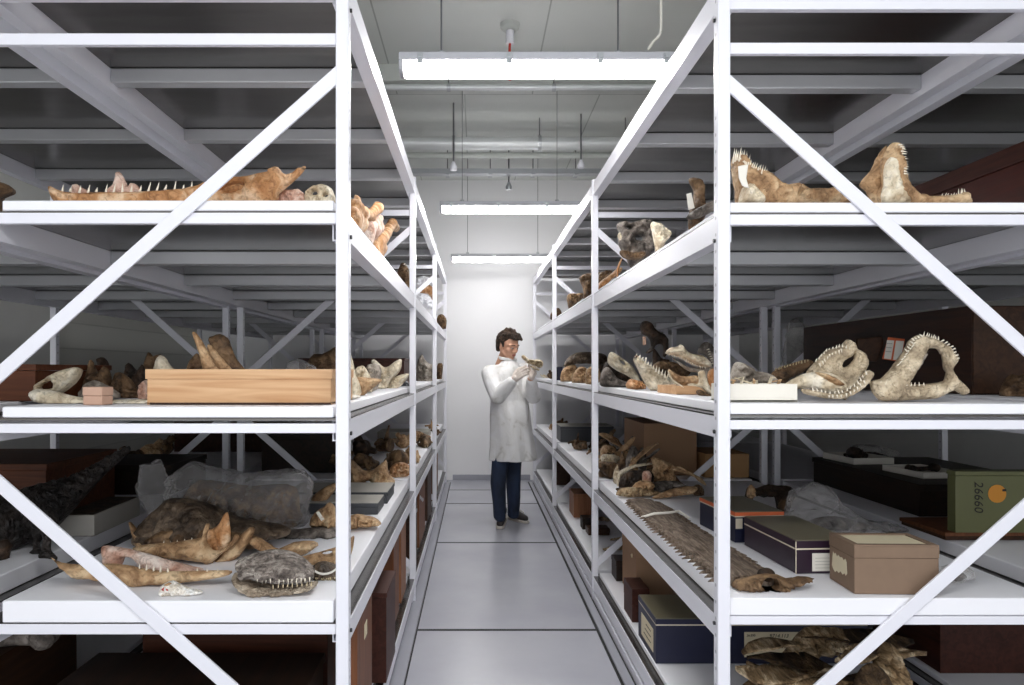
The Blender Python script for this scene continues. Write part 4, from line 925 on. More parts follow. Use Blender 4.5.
t = bone_px('shark_jaw', 'pale shark jaw lying open with a toothed lower rim next to the arched jaw', 'shark jaw',
    [(450,445),(478,402),(510,368),(545,330),(560,314),(600,306),(635,290),(655,272),(672,258),(704,276),(716,305),(755,328),(778,370),(768,412),(745,450),(712,478),(660,500),(560,480),(470,470)],
    2.36, .035, 'jaw', Z2, k=KE, holes=[[(640,402),(652,375),(690,352),(706,330),(712,352),(690,385),(660,405)]], amp=.35, part='upper_jaw',
    teeth=[dict(line=[(500,378),(560,316),(640,292),(690,310)], n=12, tip=(3,-12), r=4.5, y=2.33), dict(line=[(520,400),(580,340),(650,315)], n=9, tip=(2,14), r=4, y=2.315)],
    extra=[('inner_plate', [(330,510),(380,470),(440,442),(510,430),(580,436),(630,462),(665,500),(640,545),(560,540),(480,520),(400,520)], 2.28, .03, 'bone_pale', dict(amp=.25)),
           ('yellow_plate', [(500,432),(560,440),(620,470),(655,500),(610,505),(560,475)], 2.255, .018, 'bone_tan', dict(amp=.2)),
           ('lower_jaw', [(430,520),(500,528),(580,545),(650,540),(700,512),(745,470),(770,425),(800,430),(790,470),(750,515),(700,552),(640,574),(560,572),(490,558),(440,545)], 2.225, .026, 'jaw', dict(amp=.4))],
    )
put('tooth_row', teeth_px([(480,522),(580,542),(650,535),(705,505),(750,462),(775,428)], 15, (-3,-16), 5, 2.20, KE, seed=5), M['tooth'], t, angle=180)
put('tooth_row', teeth_px([(560,560),(650,558),(715,525),(765,475)], 10, (3,14), 5, 2.195, KE, seed=9), M['tooth'], t, angle=180)
bone_px('toothed_jaw', 'dark brown jaw with a pale tooth row behind the small white tray', 'jaw bone', [(270,455),(285,425),(320,405),(380,385),(430,370),(470,366),(485,385),(460,410),(420,440),(360,470),(300,490)], 2.62, .035, 'bone_brown', Z2, k=KE, amp=.5, teeth=[dict(line=[(285,420),(370,395),(470,370)], n=12, tip=(2,-12), r=4, y=2.60)], tmat='tooth_dim')
t, mx = rest_box('long_crate', 'very long dark wooden crate behind the shark jaws on the middle shelf', 'crate', 2.0+.36, 3.535, Z2, .72, 1.49, .36, 0, 'crate_y')
put('end_board', G().box(-.358,-.757,.005,.358,-.7455,.355).xf(mx), M['crate_warm'], t, bevel=.002)
def on_face(px0, py0, px1, py1, X):  # a rectangle on the crate's aisle face
    a, b = at_x(px0, py0, X), at_x(px1, py1, X); return a, b
a, b = on_face(887, 339, 904, 360, 2.17)
t2 = thing('index_card', 'white index card with orange edges leaning on the long dark crate', 'card', (2.16, (a.y+b.y)/2, b.z))
def quad_px(pts, y, th=.003): return G().inflate(topoly(pts, y), y, th, sm=1, rr=.0015, amp=0)
put('orange_backing', quad_px([(888,337),(905,339),(901,362),(882,359)], 3.30), M['orange'], t2, smooth=False)
put('card_sheet', quad_px([(887,340),(894.2,340.5),(891,359.5),(884,358.5)], 3.294), M['paper'], t2, smooth=False)
put('card_sheet', quad_px([(896,340.6),(904,341),(900.6,360.5),(893,359.8)], 3.294), M['paper'], t2, smooth=False)
for i in range(3):
    put('print_line', quad_px([(887+.0-i*.7,343+i*4),(892.5-i*.7,343.4+i*4),(892.3-i*.7,344.2+i*4),(886.9-i*.7,343.8+i*4)], 3.289, .0008), M['greybox'], t2, smooth=False)
for o in (t2,): 
    d = Z2+.0015 - min((c.matrix_basis.translation.z for c in o.children), default=0)
bone_px('wood_block', 'brown wooden block leaning beside the orange-edged card', 'block', [(856,339),(881,336),(883,344),(876,362),(857,360)], 3.34, .012, 'crate_warm', None, amp=0, sm=1, rr=.004)
bone_px('brown_bone', 'dark brown furry-looking bone in front of the long crate end', 'bone', [(1003,400),(1006,382),(1012,374),(1020,376),(1030,372),(1040,384),(1040,400)], 2.75, .05, 'bone_brown', Z2, amp=1.)
bag_px('plastic_bag', 'clear plastic bag hanging in shade between the crate and the second rack post', [('bag_film', [(781,392),(783,350),(788,326),(797,318),(806,330),(806,360),(803,394)], 0, .05)], 4.95, .05, Z2)
# ---- middle shelf, aisle side row
KF = (530, 300, 5.39); KG = (640, 320, 7.611)
row = [
 ('bone_dome', 'wide brown domed shell lying over skulls at the second post', 'shell', [(180,355),(205,310),(250,285),(300,279),(370,285),(410,300),(412,345),(380,370),(330,345),(270,345),(215,352)], 6.3, .11, 'hide', None, {}),
 ('skull', 'tan skull with an eye opening under the brown domed shell', 'skull', [(165,445),(170,385),(200,355),(245,350),(262,390),(258,430),(230,448)], 6.25, .07, 'bone_tan', None, {}),
 ('skull', 'orange-tan skull in the middle under the brown domed shell', 'skull', [(225,448),(235,395),(265,360),(300,365),(330,400),(320,450),(270,450)], 5.6, .07, 'bone_tan', None, {}),
 ('bone_lump', 'tan knobbed bone right behind the second post on the middle shelf', 'bone', [(300,452),(305,375),(340,358),(372,370),(380,420),(360,455)], 5.05, .06, 'bone_tan', None, {}),
 ('grey_jaw', 'grey-brown jaw bone lying low past the second post', 'jaw bone', [(375,455),(380,400),(410,360),(440,380),(470,420),(520,440),(560,440),(580,470),(470,470),(400,468)], 4.2, .06, 'bone_ash', None, {}),
 ('dark_skull', 'hollow dark brown skull behind the grey-brown jaw bone', 'skull', [(385,430),(395,360),(420,330),(480,360),(540,390),(570,420),(560,450),(470,450)], 4.75, .06, 'bone_dark', None, {}),
 ('skull', 'pale long skull leaning down behind the toothed jaw', 'skull', [(424,292),(445,281),(490,308),(530,338),(562,372),(592,432),(540,412),(480,387),(440,362),(418,335)], 4.36, .06, 'bone_pale', None, dict(holes=[[(480,325),(500,330),(515,352),(495,345)]])),
 ('bone_lump', 'orange bone lump in front of the pale long skull', 'bone', [(522,475),(525,440),(545,425),(575,432),(605,440),(622,478)], 3.65, .05, 'bone_orange', None, {}),
 ('brown_mass', 'brown hollow skull behind the toothed pale jaw', 'skull', [(640,440),(650,370),(690,330),(740,330),(800,340),(850,360),(860,400),(800,440),(720,470)], 3.78, .07, 'bone_brown', None, {}),
]
for nm, lab, cat, px, y, T, m, g_, kw in row:
    bone_px(nm, lab, cat, px, y, T, m, Z2, g_, k=KF, amp=.7, **kw)
bone_px('toothed_jaw', 'pale pointed jaw studded with teeth on the middle shelf beside the aisle', 'jaw bone', [(556,325),(566,305),(580,298),(602,314),(640,350),(700,385),(760,430),(812,472),(790,490),(690,494),(650,488),(618,450),(588,390)], 3.52, .05, 'bone_pale', Z2, k=KF, amp=.45,
    teeth=[dict(line=[(566,305),(602,314),(650,355),(750,420)], n=12, tip=(3,-22), r=6.5, seed=2, y=3.47)], extra=[('dark_tip', [(560,315),(566,300),(578,297),(575,310)], 3.46, .02, 'bone_dark')])
t = thing('crocodile_skull', 'pale crocodile skull with a row of teeth raised above the other skulls', 'skull', at_z(690,392,Z2))
put('upper_skull', solid_px([(198,258),(210,226),(240,208),(285,202),(305,186),(325,202),(345,230),(400,258),(470,270),(520,310),(535,345),(512,365),(430,345),(380,330),(320,292),(250,268)], 3.12, .055, k=KG, amp=.4), M['bone_pale'], t, angle=180)
put('lower_jaw', solid_px([(235,275),(290,315),(350,350),(420,365),(500,350),(540,345),(560,400),(555,580),(500,580),(470,420),(380,395),(310,350)], 3.16, .045, Z2, k=KG, amp=.4), M['bone_grey'], t, angle=180)
put('tooth_row', teeth_px([(215,262),(320,295),(430,350),(505,365)], 16, (3,15), 6, 3.085, KG, seed=3), M['tooth'], t, angle=180)
bone_px('standing_jaw', 'grey-brown jaw standing upright with its teeth toward the front post', 'jaw bone', [(440,250),(460,200),(490,168),(530,175),(560,210),(588,260),(592,400),(585,580),(540,580),(530,330),(500,270)], 3.30, .05, 'bone_ash', Z2, k=KG, amp=.5, teeth=[dict(line=[(515,215),(545,300),(550,340)], n=7, tip=(-16,4), r=6, y=3.25)])
bone_px('yellow_jaw', 'yellowish curved jaw under the pale crocodile skull', 'jaw bone', [(214,390),(224,374),(250,395),(290,418),(350,430),(420,420),(455,440),(440,480),(380,490),(330,500),(290,490),(245,450)], 2.98, .035, 'bone_tan', Z2, k=KG, amp=.5, part='jaw_body', extra=[('pale_edge', [(212,392),(222,400),(252,452),(330,505),(320,520),(250,475),(218,425)], 2.945, .014, 'bone_pale'), ('stand_block', [(330,505),(400,495),(430,520),(420,545),(340,540)], 3.0, .03, 'bone_brown')])
bone_px('forked_bone', 'white forked bone in front of the yellowish curved jaw', 'bone', [(360,490),(400,480),(440,484),(448,450),(442,400),(470,384),(492,390),(500,430),(530,500),(560,550),(585,572),(560,585),(510,560),(470,520),(420,505),(370,500)], 2.80, .022, 'bone_pale', Z2, k=KG, amp=.25, part='fork', extra=[('dark_base', [(430,540),(460,530),(520,562),(580,585),(500,588),(440,570)], 2.79, .02, 'bone_brown')])
bone_px('orange_lump', 'orange-brown bone squeezed against the front post under the crocodile skull', 'bone', [(520,420),(545,375),(590,360),(600,420),(600,540),(540,520)], 2.95, .05, 'bone_orange', Z2, k=KG, amp=.5)
a, b = at_z(662,396,Z2), at_z(697,397,Z2)
rest_box('wooden_plank', 'short orange-brown wooden board under the toothed jaws at the shelf edge', 'board', .885, 3.02, Z2, .15, .26, .035, .05, 'pine_x')
# standing dark figure (mounted specimen)
t = thing('mounted_specimen', 'dark brown mounted upright specimen with a hanging tag among the skulls', 'mounted specimen', at_z(658,386,Z2))
put('body', solid_px([(0,60),(5,25),(30,8),(65,10),(95,35),(120,75),(160,95),(190,110),(212,150),(216,200),(205,250),(190,285),(175,270),(178,215),(165,185),(135,185),(115,200),(100,235),(70,250),(40,250),(75,215),(80,170),(60,130),(30,115),(8,95)], 3.9, .05, k=KG, amp=.6), M['bone_dark'], t, angle=180)
put('perch', solid_px([(95,300),(100,215),(130,240),(165,290),(210,300),(230,330),(260,560),(90,560)], 3.92, .04, Z2, k=KG, amp=.8), M['bone_dark'], t, angle=180)
put('hanging_tag', solid_px([(18,125),(45,128),(48,190),(22,192)], 3.86, .003, k=KG, amp=0, sm=1), M['card_pale'], t)
c = at_z(557,382,Z2); rest_box('navy_box', 'small navy box between the third post and the skull group', 'box', c.x*0+.80, 6.95, Z2, .07, .12, .13, 0, 'navy')
for i, (px, py, L, yaw, f, m, lab) in enumerate(((541,377,20,.3,'j','bone_pale','flat pale jaw past the third post on the middle shelf'), (548,380,20,2.4,'j','bone_tan','flat tan jaw in front of the pale one past the third post'), (545,378,12,0,'b','bone_brown','brown bone on the flat jaws past the third post'))):
    b = at_z(px, py, Z2); b = at_y(px, 370, min(b.y, 8.3 if f != 'b' else 8.0)); L_ = L*b.y/FPX; b.z = Z2; b.x = max(b.x, .80+L_*.3); spec('jaw_bone' if f == 'j' else 'bone_lump', lab, 'jaw bone' if f == 'j' else 'bone', g_jaw(L_) if f == 'j' else g_lump(L_, 3), b, yaw, m, jit=(.02, 6), seed=i)

# ---- lower shelf: saw, boxes, bag
def saw():
    t = thing('sawfish_saw', 'long brown sawfish saw edged with teeth along the lower shelf', 'sawfish saw', (.87, 3.0, Zr))
    n = 26; vs = []
    g = G()
    for i in range(n):
        u = i/(n-1); y = 2.27+u*1.44; w = .09-.018*u; xc = .862-.02*u+.004*sin(u*9)
        z = Zr+.002
        prof = [(-1,.35),(-.8,.75),(-.45,.82),(-.2,1),(0,.9),(.2,1),(.45,.82),(.8,.75),(1,.35),(.8,0),(-.8,0)]
        vs += [(xc+a*w, y, z+b*(.034-.012*u)) for a, b in prof]
    m = 11
    fs = [(i*m+j, i*m+(j+1) % m, (i+1)*m+(j+1) % m, (i+1)*m+j) for i in range(n-1) for j in range(m)]
    g.add(vs, fs + [tuple(reversed(range(m))), tuple((n-1)*m+j for j in range(m))]); g.jit(.0015, 40)
    for p in g.v: p.z = max(p.z, Zr+.001)
    put('blade', g, M['saw'], t, angle=60)
    for q in (-1, 1):
        rg = random.Random(q+5)
        for i in range(30):
            u = (i+.4)/30; y = 2.29+u*1.38; w = .09-.018*u; xc = .862-.02*u+.004*sin(u*9)
            L = rg.uniform(.03,.045)*(1-.3*u)
            tg = G().tube([(xc+q*(w-.01), y, Zr+.012), (xc+q*(w+L*.5), y-.006, Zr+.011), (xc+q*(w+L), y-.016, Zr+.009)], [.0085,.006,.0015], 6, 1.0)
            put('tooth', tg, M['saw'], t)
    # broken root facing the camera
    px = [(170,400),(180,380),(215,370),(250,362),(300,362),(330,375),(370,368),(410,375),(385,385),(350,400),(310,418),(270,424),(200,412)]
    put('broken_root', solid_px(px, 2.245, .035, Zr, k=(674,450,2.914), holes=[[(252,395),(258,378),(275,370),(292,380),(296,396),(275,410)]], amp=.9, freq=45), M['bone_brown'], t, angle=180)
    put('root_core', G().ball((at_y(768,583,2.27).x, 2.285, Zr+.03), .03, .02, .025), M['bone_dark'], t)
    a = [(.755,3.28),(.80,3.24),(.87,3.26),(.93,3.30),(.965,3.26)]
    put('string_tie', G().tube([(x, y, Zr+.036 if .78 < x < .955 else Zr+.012) for x, y in a], .006, 6), M['string'], t)
saw()
t, mx = rest_box('plum_box', 'long plum-coloured box with an olive lid and white label on the lower shelf', 'box', 1.158, 2.555, Zr, .20, .40, .112, .06, 'plum_x' if False else 'purple', 'purple', .032, .001, gap='trim', top='olive', bev=.001)
for x in (-.1005, .1005): put('corner_strip', G().box(x-.0012,-.2012,0,x+.0012,-.1988,.108).xf(mx), M['trim'], t)
label_on(t, mx, -.045, .008, .085, .068, -.2005)
for i in range(4): label_on(t, mx, -.035, .018+i*.011, .06-.015*(i % 2), .0195+i*.011, -.2018, 'greybox', 'print_line', .0006)
t, mx = rest_box('navy_box', 'navy box with an orange-edged olive lid behind the plum box', 'box', 1.105, 2.965, Zr, .20, .34, .122, .10, 'navy', 'orange', .022, .002, gap='trim', top='olive', bev=.001)
put('cream_patch', G().box(-.098,-.1715,.055,-.07,-.1702,.095).xf(mx), M['trim'], t)
t, mx = rest_box('wooden_box', 'square brown board box with a torn white patch and sunken pale lid', 'box', 1.28, 2.205, Zr, .252, .165, .145, -.03, 'brownbox', 'brownbox', .036, .0012, bev=.0015)
put('lid_panel', G().box(-.106,-.062,.1452,.106,.062,.1465).xf(mx), M['paper_old'], t)
for a in ((-.1268,-.083,.1268,-.064), (-.1268,.064,.1268,.083), (-.1268,-.064,-.108,.064), (.108,-.064,.1268,.064)): put('lid_rim', G().box(a[0],a[1],.1452,a[2],a[3],.150).xf(mx), M['brownbox'], t, bevel=.001)
pg = G().inflate([(x*.001, z*.001) for x, z in ((-62,60),(-55,108),(-46,102),(-38,107),(-28,98),(-18,106),(-8,100),(6,104),(16,98),(28,105),(36,96),(40,62),(30,52),(22,58),(10,50),(-4,57),(-16,48),(-30,52),(-40,44),(-52,50))], 0, .0012, rr=.001, sm=1)
pg.xf(mx @ Matrix.Translation((-.1275, 0, -.012)) @ Matrix.Rotation(-pi/2, 4, 'Z')); put('torn_patch', pg, M['paper_old'], t)
bag_px('plastic_bag', 'crumpled clear plastic bag slumped behind the plum box on the lower shelf', [('bag_film', [(786,540),(787,513),(792,492),(803,487),(812,481),(824,484),(832,492),(840,502),(853,512),(868,519),(886,523),(901,527),(903,537),(880,540)], 0, .11)], 3.12, .11, Zr, ([(800,538),(812,520),(835,516),(860,522),(885,534),(880,540)], .05, 'bone_ash'))
bone_px('gnarled_bone', 'gnarled dark brown hollow bone between the navy box and the plastic bag', 'bone', [(318,215),(325,170),(340,130),(380,140),(430,120),(480,125),(520,125),(553,140),(545,180),(520,230),(480,235),(470,190),(440,175),(410,185),(380,175),(350,180)], 3.42, .06, 'bone_dark', Zr, k=(680,460,4.894), amp=1., freq=40, part='shell', extra=[('brown_rim', [(480,235),(500,190),(540,150),(555,165),(540,210),(510,240)], 3.38, .03, 'bone_brown', dict(amp=.9)), ('brown_rim', [(330,180),(335,140),(350,120),(365,145),(350,185)], 3.38, .03, 'bone_tan', dict(amp=.9))])
bag_px('plastic_bag', 'flat small plastic pouch beside the square brown board box', [('bag_film', [(928,582),(932,570),(945,566),(960,566),(970,569),(970,577),(960,582)], 0, .04)], 2.33, .04, Zr, ([(936,580),(942,571),(958,570),(966,577),(955,582)], .02, 'bone_dark'))
# rack by the side wall
c = at_y(959,540,2.80)
t, mx = rest_box('green_tin', 'green metal box with an orange sticker and handwritten number', 'tin', c.x+.33, 2.78, Zr+.034, .6, .05, .245, 0, 'green', 'green', .018, .003)
g = G().tube([(-.135,-.0252,.155), (-.135,-.0268,.155)], .036, 20, up=(0,0,1)).xf(mx); put('sticker', g, M['sticker'], t)
g = G().box(-.115,-.0285,.165,-.10,-.0266,.174).xf(mx); put('sticker_mark', g, M['ink'], t)
text('label_text', '26660', .05, mx @ Matrix.Translation((-.225,-.0265,.205)) @ Matrix.Rotation(pi/2,4,'X') @ Matrix.Rotation(-pi/2,4,'Z'), M['ink'], t, shear=.15)
for i in range(2): rest_box('flat_board', ('brown flat board pile base under the green metal box', 'thin brown board directly under the green metal box')[i], 'board', c.x+.33-.01*i, 2.92, Zr+.017*i, .66, .3, .016, .02*i, ('crate_warm', 'drawer')[i])
rest_box('trunk_crate', 'long dark wooden trunk behind the green metal box on the lower shelf', 'trunk', 2.05+.36, 3.75, Zr, .7, 1.05, .15, 0, 'trunk', 'trunk', .03, .006)
t, mx = rest_box('white_tray', 'white card tray on the near end of the long dark trunk', 'tray', 2.27, 3.55, Zr+.152, .22, .3, .03, .1, 'paper', None, 0, 0, True, .003)
t, mx = rest_box('white_tray', 'white card tray of dark bones at the far end of the dark trunk', 'tray', 2.22, 4.08, Zr+.152, .24, .3, .035, .1, 'paper', None, 0, 0, True, .003)
spec('dark_bone', 'dark skull lying in the white tray on the dark trunk', 'skull', g_skull(.2, .5, 1.1, 1.2), (2.22, 4.19, Zr+.16), .6, 'bone_dark', z=Zr+.161)
spec('dark_bone', 'dark bone in the nearer white tray on the dark trunk', 'bone', g_limb(.17, .1), (2.27, 3.66, Zr+.16), .3, 'bone_dark', z=Zr+.161)
bag_px('plastic_bag', 'dusty clear plastic bag in the dark above the trunk', [('bag_film', [(846,476),(848,452),(858,444),(880,446),(898,452),(905,474)], 0, .06)], 4.75, .06, Zr, ([(852,476),(858,455),(875,452),(895,460),(900,476)], .04, 'bone_dark'))
# aisle pile on the lower shelf
KH = (530, 400, 5.268); KI = (600, 420, 6.846)
rest_box('carton', 'large brown cardboard box standing behind the heap of dried bones', 'box', 1.086+.17, 4.9, Zr, .34, .62, .335, 0, 'card_dim')
rest_box('carton', 'tan cardboard box low on the shelf behind the slanting brace', 'box', 1.45+.14, 4.68, Zr, .28, .4, .15, 0, 'card')
rest_box('long_box', 'long dark grey box lying beyond the dried heap near the third post', 'box', .79+.26, 6.95, Zr, .5, .4, .15, 0, 'slate', 'slate', .03, .003, top='greybox')
pile = [
 ('dried_fish', 'brown dried fish head with an eye hole in the lower shelf heap', [(640,310),(660,303),(700,315),(745,335),(762,358),(755,380),(770,410),(740,425),(690,420),(655,420),(640,380),(650,350)], 4.12, .06, 'bone_tan', dict(holes=[[(695,372),(708,366),(720,373),(708,382)]])),
 ('dried_rib', 'long pale curved rib across the lower shelf heap', [(455,405),(475,372),(520,350),(580,335),(640,330),(640,342),(590,348),(530,365),(490,388),(468,410)], 4.2, .02, 'bone_pale', {}),
 ('pale_spike', 'pale pointed spike at the near edge of the lower shelf heap', [(438,412),(440,382),(452,355),(462,344),(470,372),(470,405),(460,415)], 4.3, .02, 'bone_pale', {}),
 ('dried_leaf_bone', 'tall leaf-shaped grey-brown bone standing in the heap', [(506,335),(512,290),(525,255),(545,240),(565,258),(580,300),(585,335)], 4.36, .025, 'bone_ash', {}),
 ('dried_leaf_bone', 'small leaf-shaped brown bone beside the taller leaf-shaped one', [(468,350),(474,300),(484,268),(496,290),(505,350)], 4.40, .025, 'bone_brown', {}),
 ('pale_log_bone', 'pale cylindrical bone lying at the back of the heap', [(372,305),(385,287),(430,285),(468,295),(470,312),(430,322),(385,322)], 4.75, .04, 'bone_pale', {}),
 ('yellow_bone', 'yellowish ridged bone behind the pale cylindrical bone', [(372,285),(378,250),(400,235),(440,245),(455,270),(440,290)], 5.1, .05, 'bone_tan', {}),
 ('brown_bone', 'brown folded bone in front of the pale cylindrical bone', [(355,355),(365,325),(420,325),(465,335),(470,362),(420,372)], 4.5, .05, 'bone_brown', {}),
 ('hollow_skull', 'dark hollow skull opening toward the aisle in the heap', [(470,480),(478,410),(520,375),(580,370),(640,378),(650,420),(620,470),(560,485)], 4.05, .05, 'bone_dark', {}),
 ('knuckle_bone', 'pinkish knuckle bone in the middle of the heap', [(590,400),(600,375),(625,372),(640,390),(635,412),(605,415)], 3.955, .03, 'bone_pink', {}),
 ('dried_fin', 'flat yellowish fin lying over the start of the sawfish saw', [(640,515),(690,490),(750,468),(810,456),(870,455),(880,470),(850,495),(780,505),(700,515)], 3.81, .03, 'bone_tan', dict(fl=1)),
 ('dried_skin', 'brown dried skin flap under the hollow skull', [(468,478),(520,470),(580,458),(640,455),(650,480),(600,492),(540,498),(480,490)], 3.98, .04, 'leaf', {}),
 ('grey_skin', 'grey dried skin beneath the brown fish head', [(620,470),(660,430),(740,425),(800,435),(810,455),(740,470),(660,490)], 4.0, .04, 'bone_ash', {}),
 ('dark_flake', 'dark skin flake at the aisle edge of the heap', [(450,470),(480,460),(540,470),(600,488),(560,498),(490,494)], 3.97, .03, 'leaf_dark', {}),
 ('brown_flap', 'brown rounded flap of skin at the aisle edge behind the pale spike', [(362,404),(370,360),(420,342),(465,350),(474,390),(440,412),(400,408)], 4.6, .05, 'bone_brown', {}),
 ('feathered_skin', 'ragged brown feathered skin strip lying before the hollow skull', [(452,500),(468,472),(515,458),(580,464),(640,476),(692,488),(660,502),(600,508),(540,512),(490,508)], 3.86, .03, 'leaf', {}),
 ('tan_shell', 'tan curved shell piece below the pinkish knuckle bone', [(536,470),(556,436),(600,422),(642,432),(658,458),(620,480),(570,482)], 3.89, .03, 'bone_tan', {}),
 ('knobbed_bone', 'brown knobbed bone at the end of the yellowish fin', [(855,492),(862,455),(890,445),(915,470),(912,500),(880,505)], 3.9, .03, 'bone_brown', {}),
]
for i, (nm, lab, px, y, T, m, kw) in enumerate(pile):
    kw = dict(kw); raised = kw.pop('fl', 0)
    zz = Zr
    bone_px(nm, lab, nm.split('_')[-1], px, y, T, m, zz, k=KH, amp=.8, freq=24, seed=i, **kw)
t = thing('rib_cage', 'fan of thin curved ribs beside the brown fish head', 'rib cage', at_z(690,490,Zr))
for i in range(11):
    y = 3.98+.008*i; pts = [at_y(*q, y) for q in ((671+i*2.2,469+i*.7), (679+i*2.1,467+i*1.1), (690+i*1.4,472+i*1.0), (700+i*.6,482+i*.35))]
    g = G().tube(pts, [.004,.005,.005,.003], 6); settle(g, Zr, False); put('rib', g, M['bone_tan'], t)
put('spine', settle(G().tube([at_y(668,470,4.1), at_y(682,487,4.12), at_y(700,490,4.12)], [.012,.014,.01], 8), None), M['bone_brown'], t)
# loose flakes under and around the heap
for i in range(28):
    rg = random.Random(50+i); u = rg.random(); px = 596+u*92; py = 455+u*34+rg.uniform(-6,7)
    b = at_z(px, py, Zr); b.x = min(max(b.x, .87), .98)
    if abs(b.y-4.47) < .12: b.y = 4.25
    if b.y < 3.98 and b.x < .99: b.y = 4.0+rg.uniform(0,.2)
    spec('dried_flake', 'curled brown flake of dried skin and bone in the lower shelf heap', 'bone flake', g_shred(rg.uniform(.16,.30), i), b, rg.uniform(0,6.3), ('leaf','leaf_dark','bone_brown','bone_ash','bone_tan')[i % 5], z=Zr+.022*(i % 5), group='dried flakes in the lower shelf heap', vox=0, solid=.006, pitch=rg.uniform(-.8,.8), roll=rg.uniform(-.9,.9))
for i, (px, py, L, f, m, lab) in enumerate((
    (580,450,24,'s','bone_brown','brown skull with open jaws before the long dark grey box'), (596,450,22,'l','bone_dark','dark fibrous bone lump beside the open-jawed skull'),
    (600,458,24,'v','bone_tan','tan vertebra at the edge of the heap by the second post'), (548,430,18,'s','bone_tan','tan skull on the lower shelf near the end wall'),
    (560,429,18,'l','bone_brown','brown bone lump next to the skull near the end wall'), (604,447,22,'l','bone_dark','dark bone lump on the far side of the second post'), (575,448,20,'v','bone_brown','brown vertebra in front of the long dark grey box'), (612,470,24,'v','bone_brown','brown vertebra in front of the pale cylindrical bone'), (566,436,16,'l','bone_dark','dark small bone lump near the far skulls'))):
    b = at_z(px, py, Zr); L_ = L*b.y/FPX*.8; b.x = max(b.x, .84+L_*.3)
    spec('skull' if f == 's' else 'bone_lump' if f == 'l' else 'vertebra', lab, {'s':'skull','l':'bone','v':'vertebra'}[f], {'s': lambda: g_skull(L_, .45, 1.1, 1.3), 'l': lambda: g_lump(L_, i), 'v': lambda: g_vertebra(L_)}[f](), b, 2.2+i, m, jit=(.025,6), seed=i+70)
# ---- bottom shelf
t, mx = rest_box('navy_box', 'long navy box with cream-edged lid and handwritten label on the bottom shelf', 'box', .765+.45, 3.165, Z4, .90, .33, .192, 0, 'navy', 'navy', .03, .0012, gap='trim', top='olive', bev=.001)
label_on(t, mx, -.075, .028, .165, .135, -.1652, 'paper_old')
writing(t, mx, '26.200', .014, -.066, .117, -.1658); writing(t, mx, '9714.113', .022, .03, .112, -.1658, .25); writing(t, mx, 'Bouguimaedus n.', .03, -.058, .067, -.1658, .3); writing(t, mx, 'Hor. loc.', .009, -.066, .044, -.1658)
put('side_label', G().box(-.4515,-.12,.03,-.4502,.1,.13).xf(mx), M['paper_old'], t)
for i in range(3): put('print_line', G().box(-.4524,-.08,.055+i*.025,-.4514,.05-.02*i,.059+i*.025).xf(mx), M['ink'], t)
rest_box('small_box', 'small dark red box tucked behind the end of the long navy box', 'box', .765+.05, 3.62, Z4, .085, .2, .165, 0, 'redwood', 'redwood', .08, .001)
t, mx = rest_box('carton', 'brown cardboard box with a brass latch on the bottom shelf', 'box', .86+.13, 4.0, Z4, .26, .36, .34, 0, 'card_dim', 'card_dim', .1, .002)
put('brass_latch', G().ball((-.132,-.09,.232), .008).ball((-.132,-.09,.222), .006).xf(mx), M['tooth_dim'], t, remesh=.002)
t, mx = rest_box('white_tray', 'white card tray at the front of the bottom shelf below the sawfish saw', 'tray', .88, 2.52, Z4, .2, .22, .05, .05, 'paper', None, 0, 0, True, .003)
spec('dark_bone', 'small dark bone in the white tray on the bottom shelf', 'bone', g_limb(.12,.1), (.88,2.565,Z4+.012), .5, 'bone_dark', z=Z4+.009)
for i in range(16):
    rg = random.Random(90+i); x = 1.0+rg.uniform(.02,.42); y = 2.36+rg.uniform(0,.34); lay = i//4
    spec('dried_flatfish', 'curled dried brown skin and bone strip in the tangled bottom shelf heap', 'dried strip', g_shred(rg.uniform(.26,.42), 30+i), (x, y, 0), rg.uniform(-.5,.5)+(pi if i % 2 else 0), ('leaf','leaf','leaf_dark')[i % 3], z=Z4+.002+lay*.078, group='dried strips heaped on the bottom shelf', vox=0, solid=.006, pitch=rg.uniform(-.22,.22), roll=rg.uniform(-.25,.25))
bone_px('dried_fish', 'dried spiny brown fish head at the outer end of the bottom shelf heap', 'fish head', [(560,760),(580,640),(600,590),(615,560),(640,570),(660,600),(672,640),(686,680),(680,760)], 2.42, .06, 'leaf', Z4, k=(674,450,2.914), amp=1., freq=40, holes=[[(608,618),(622,606),(634,618),(620,632)]], part='head', extra=[('gill_fan', [(520,760),(530,660),(570,620),(610,640),(640,690),(650,760)], 2.36, .03, 'leaf_dark', dict(amp=1.))])
bone_px('dried_fish', 'ribbed brown dried fish back arching over the bottom shelf heap', 'fish head', [(290,640),(330,580),(370,530),(400,512),(440,516),(490,520),(500,560),(480,590),(420,600),(370,620),(320,660),(310,780),(270,780)], 2.72, .05, 'leaf', Z4, k=(674,450,2.914), amp=1., freq=34)
rest_box('red_crate', 'large red-brown crate on the bottom shelf by the side wall', 'crate', 1.9+.36, 3.1, Z4, .7, .5, .33, 0, 'redwood', 'redwood', .03, .005)
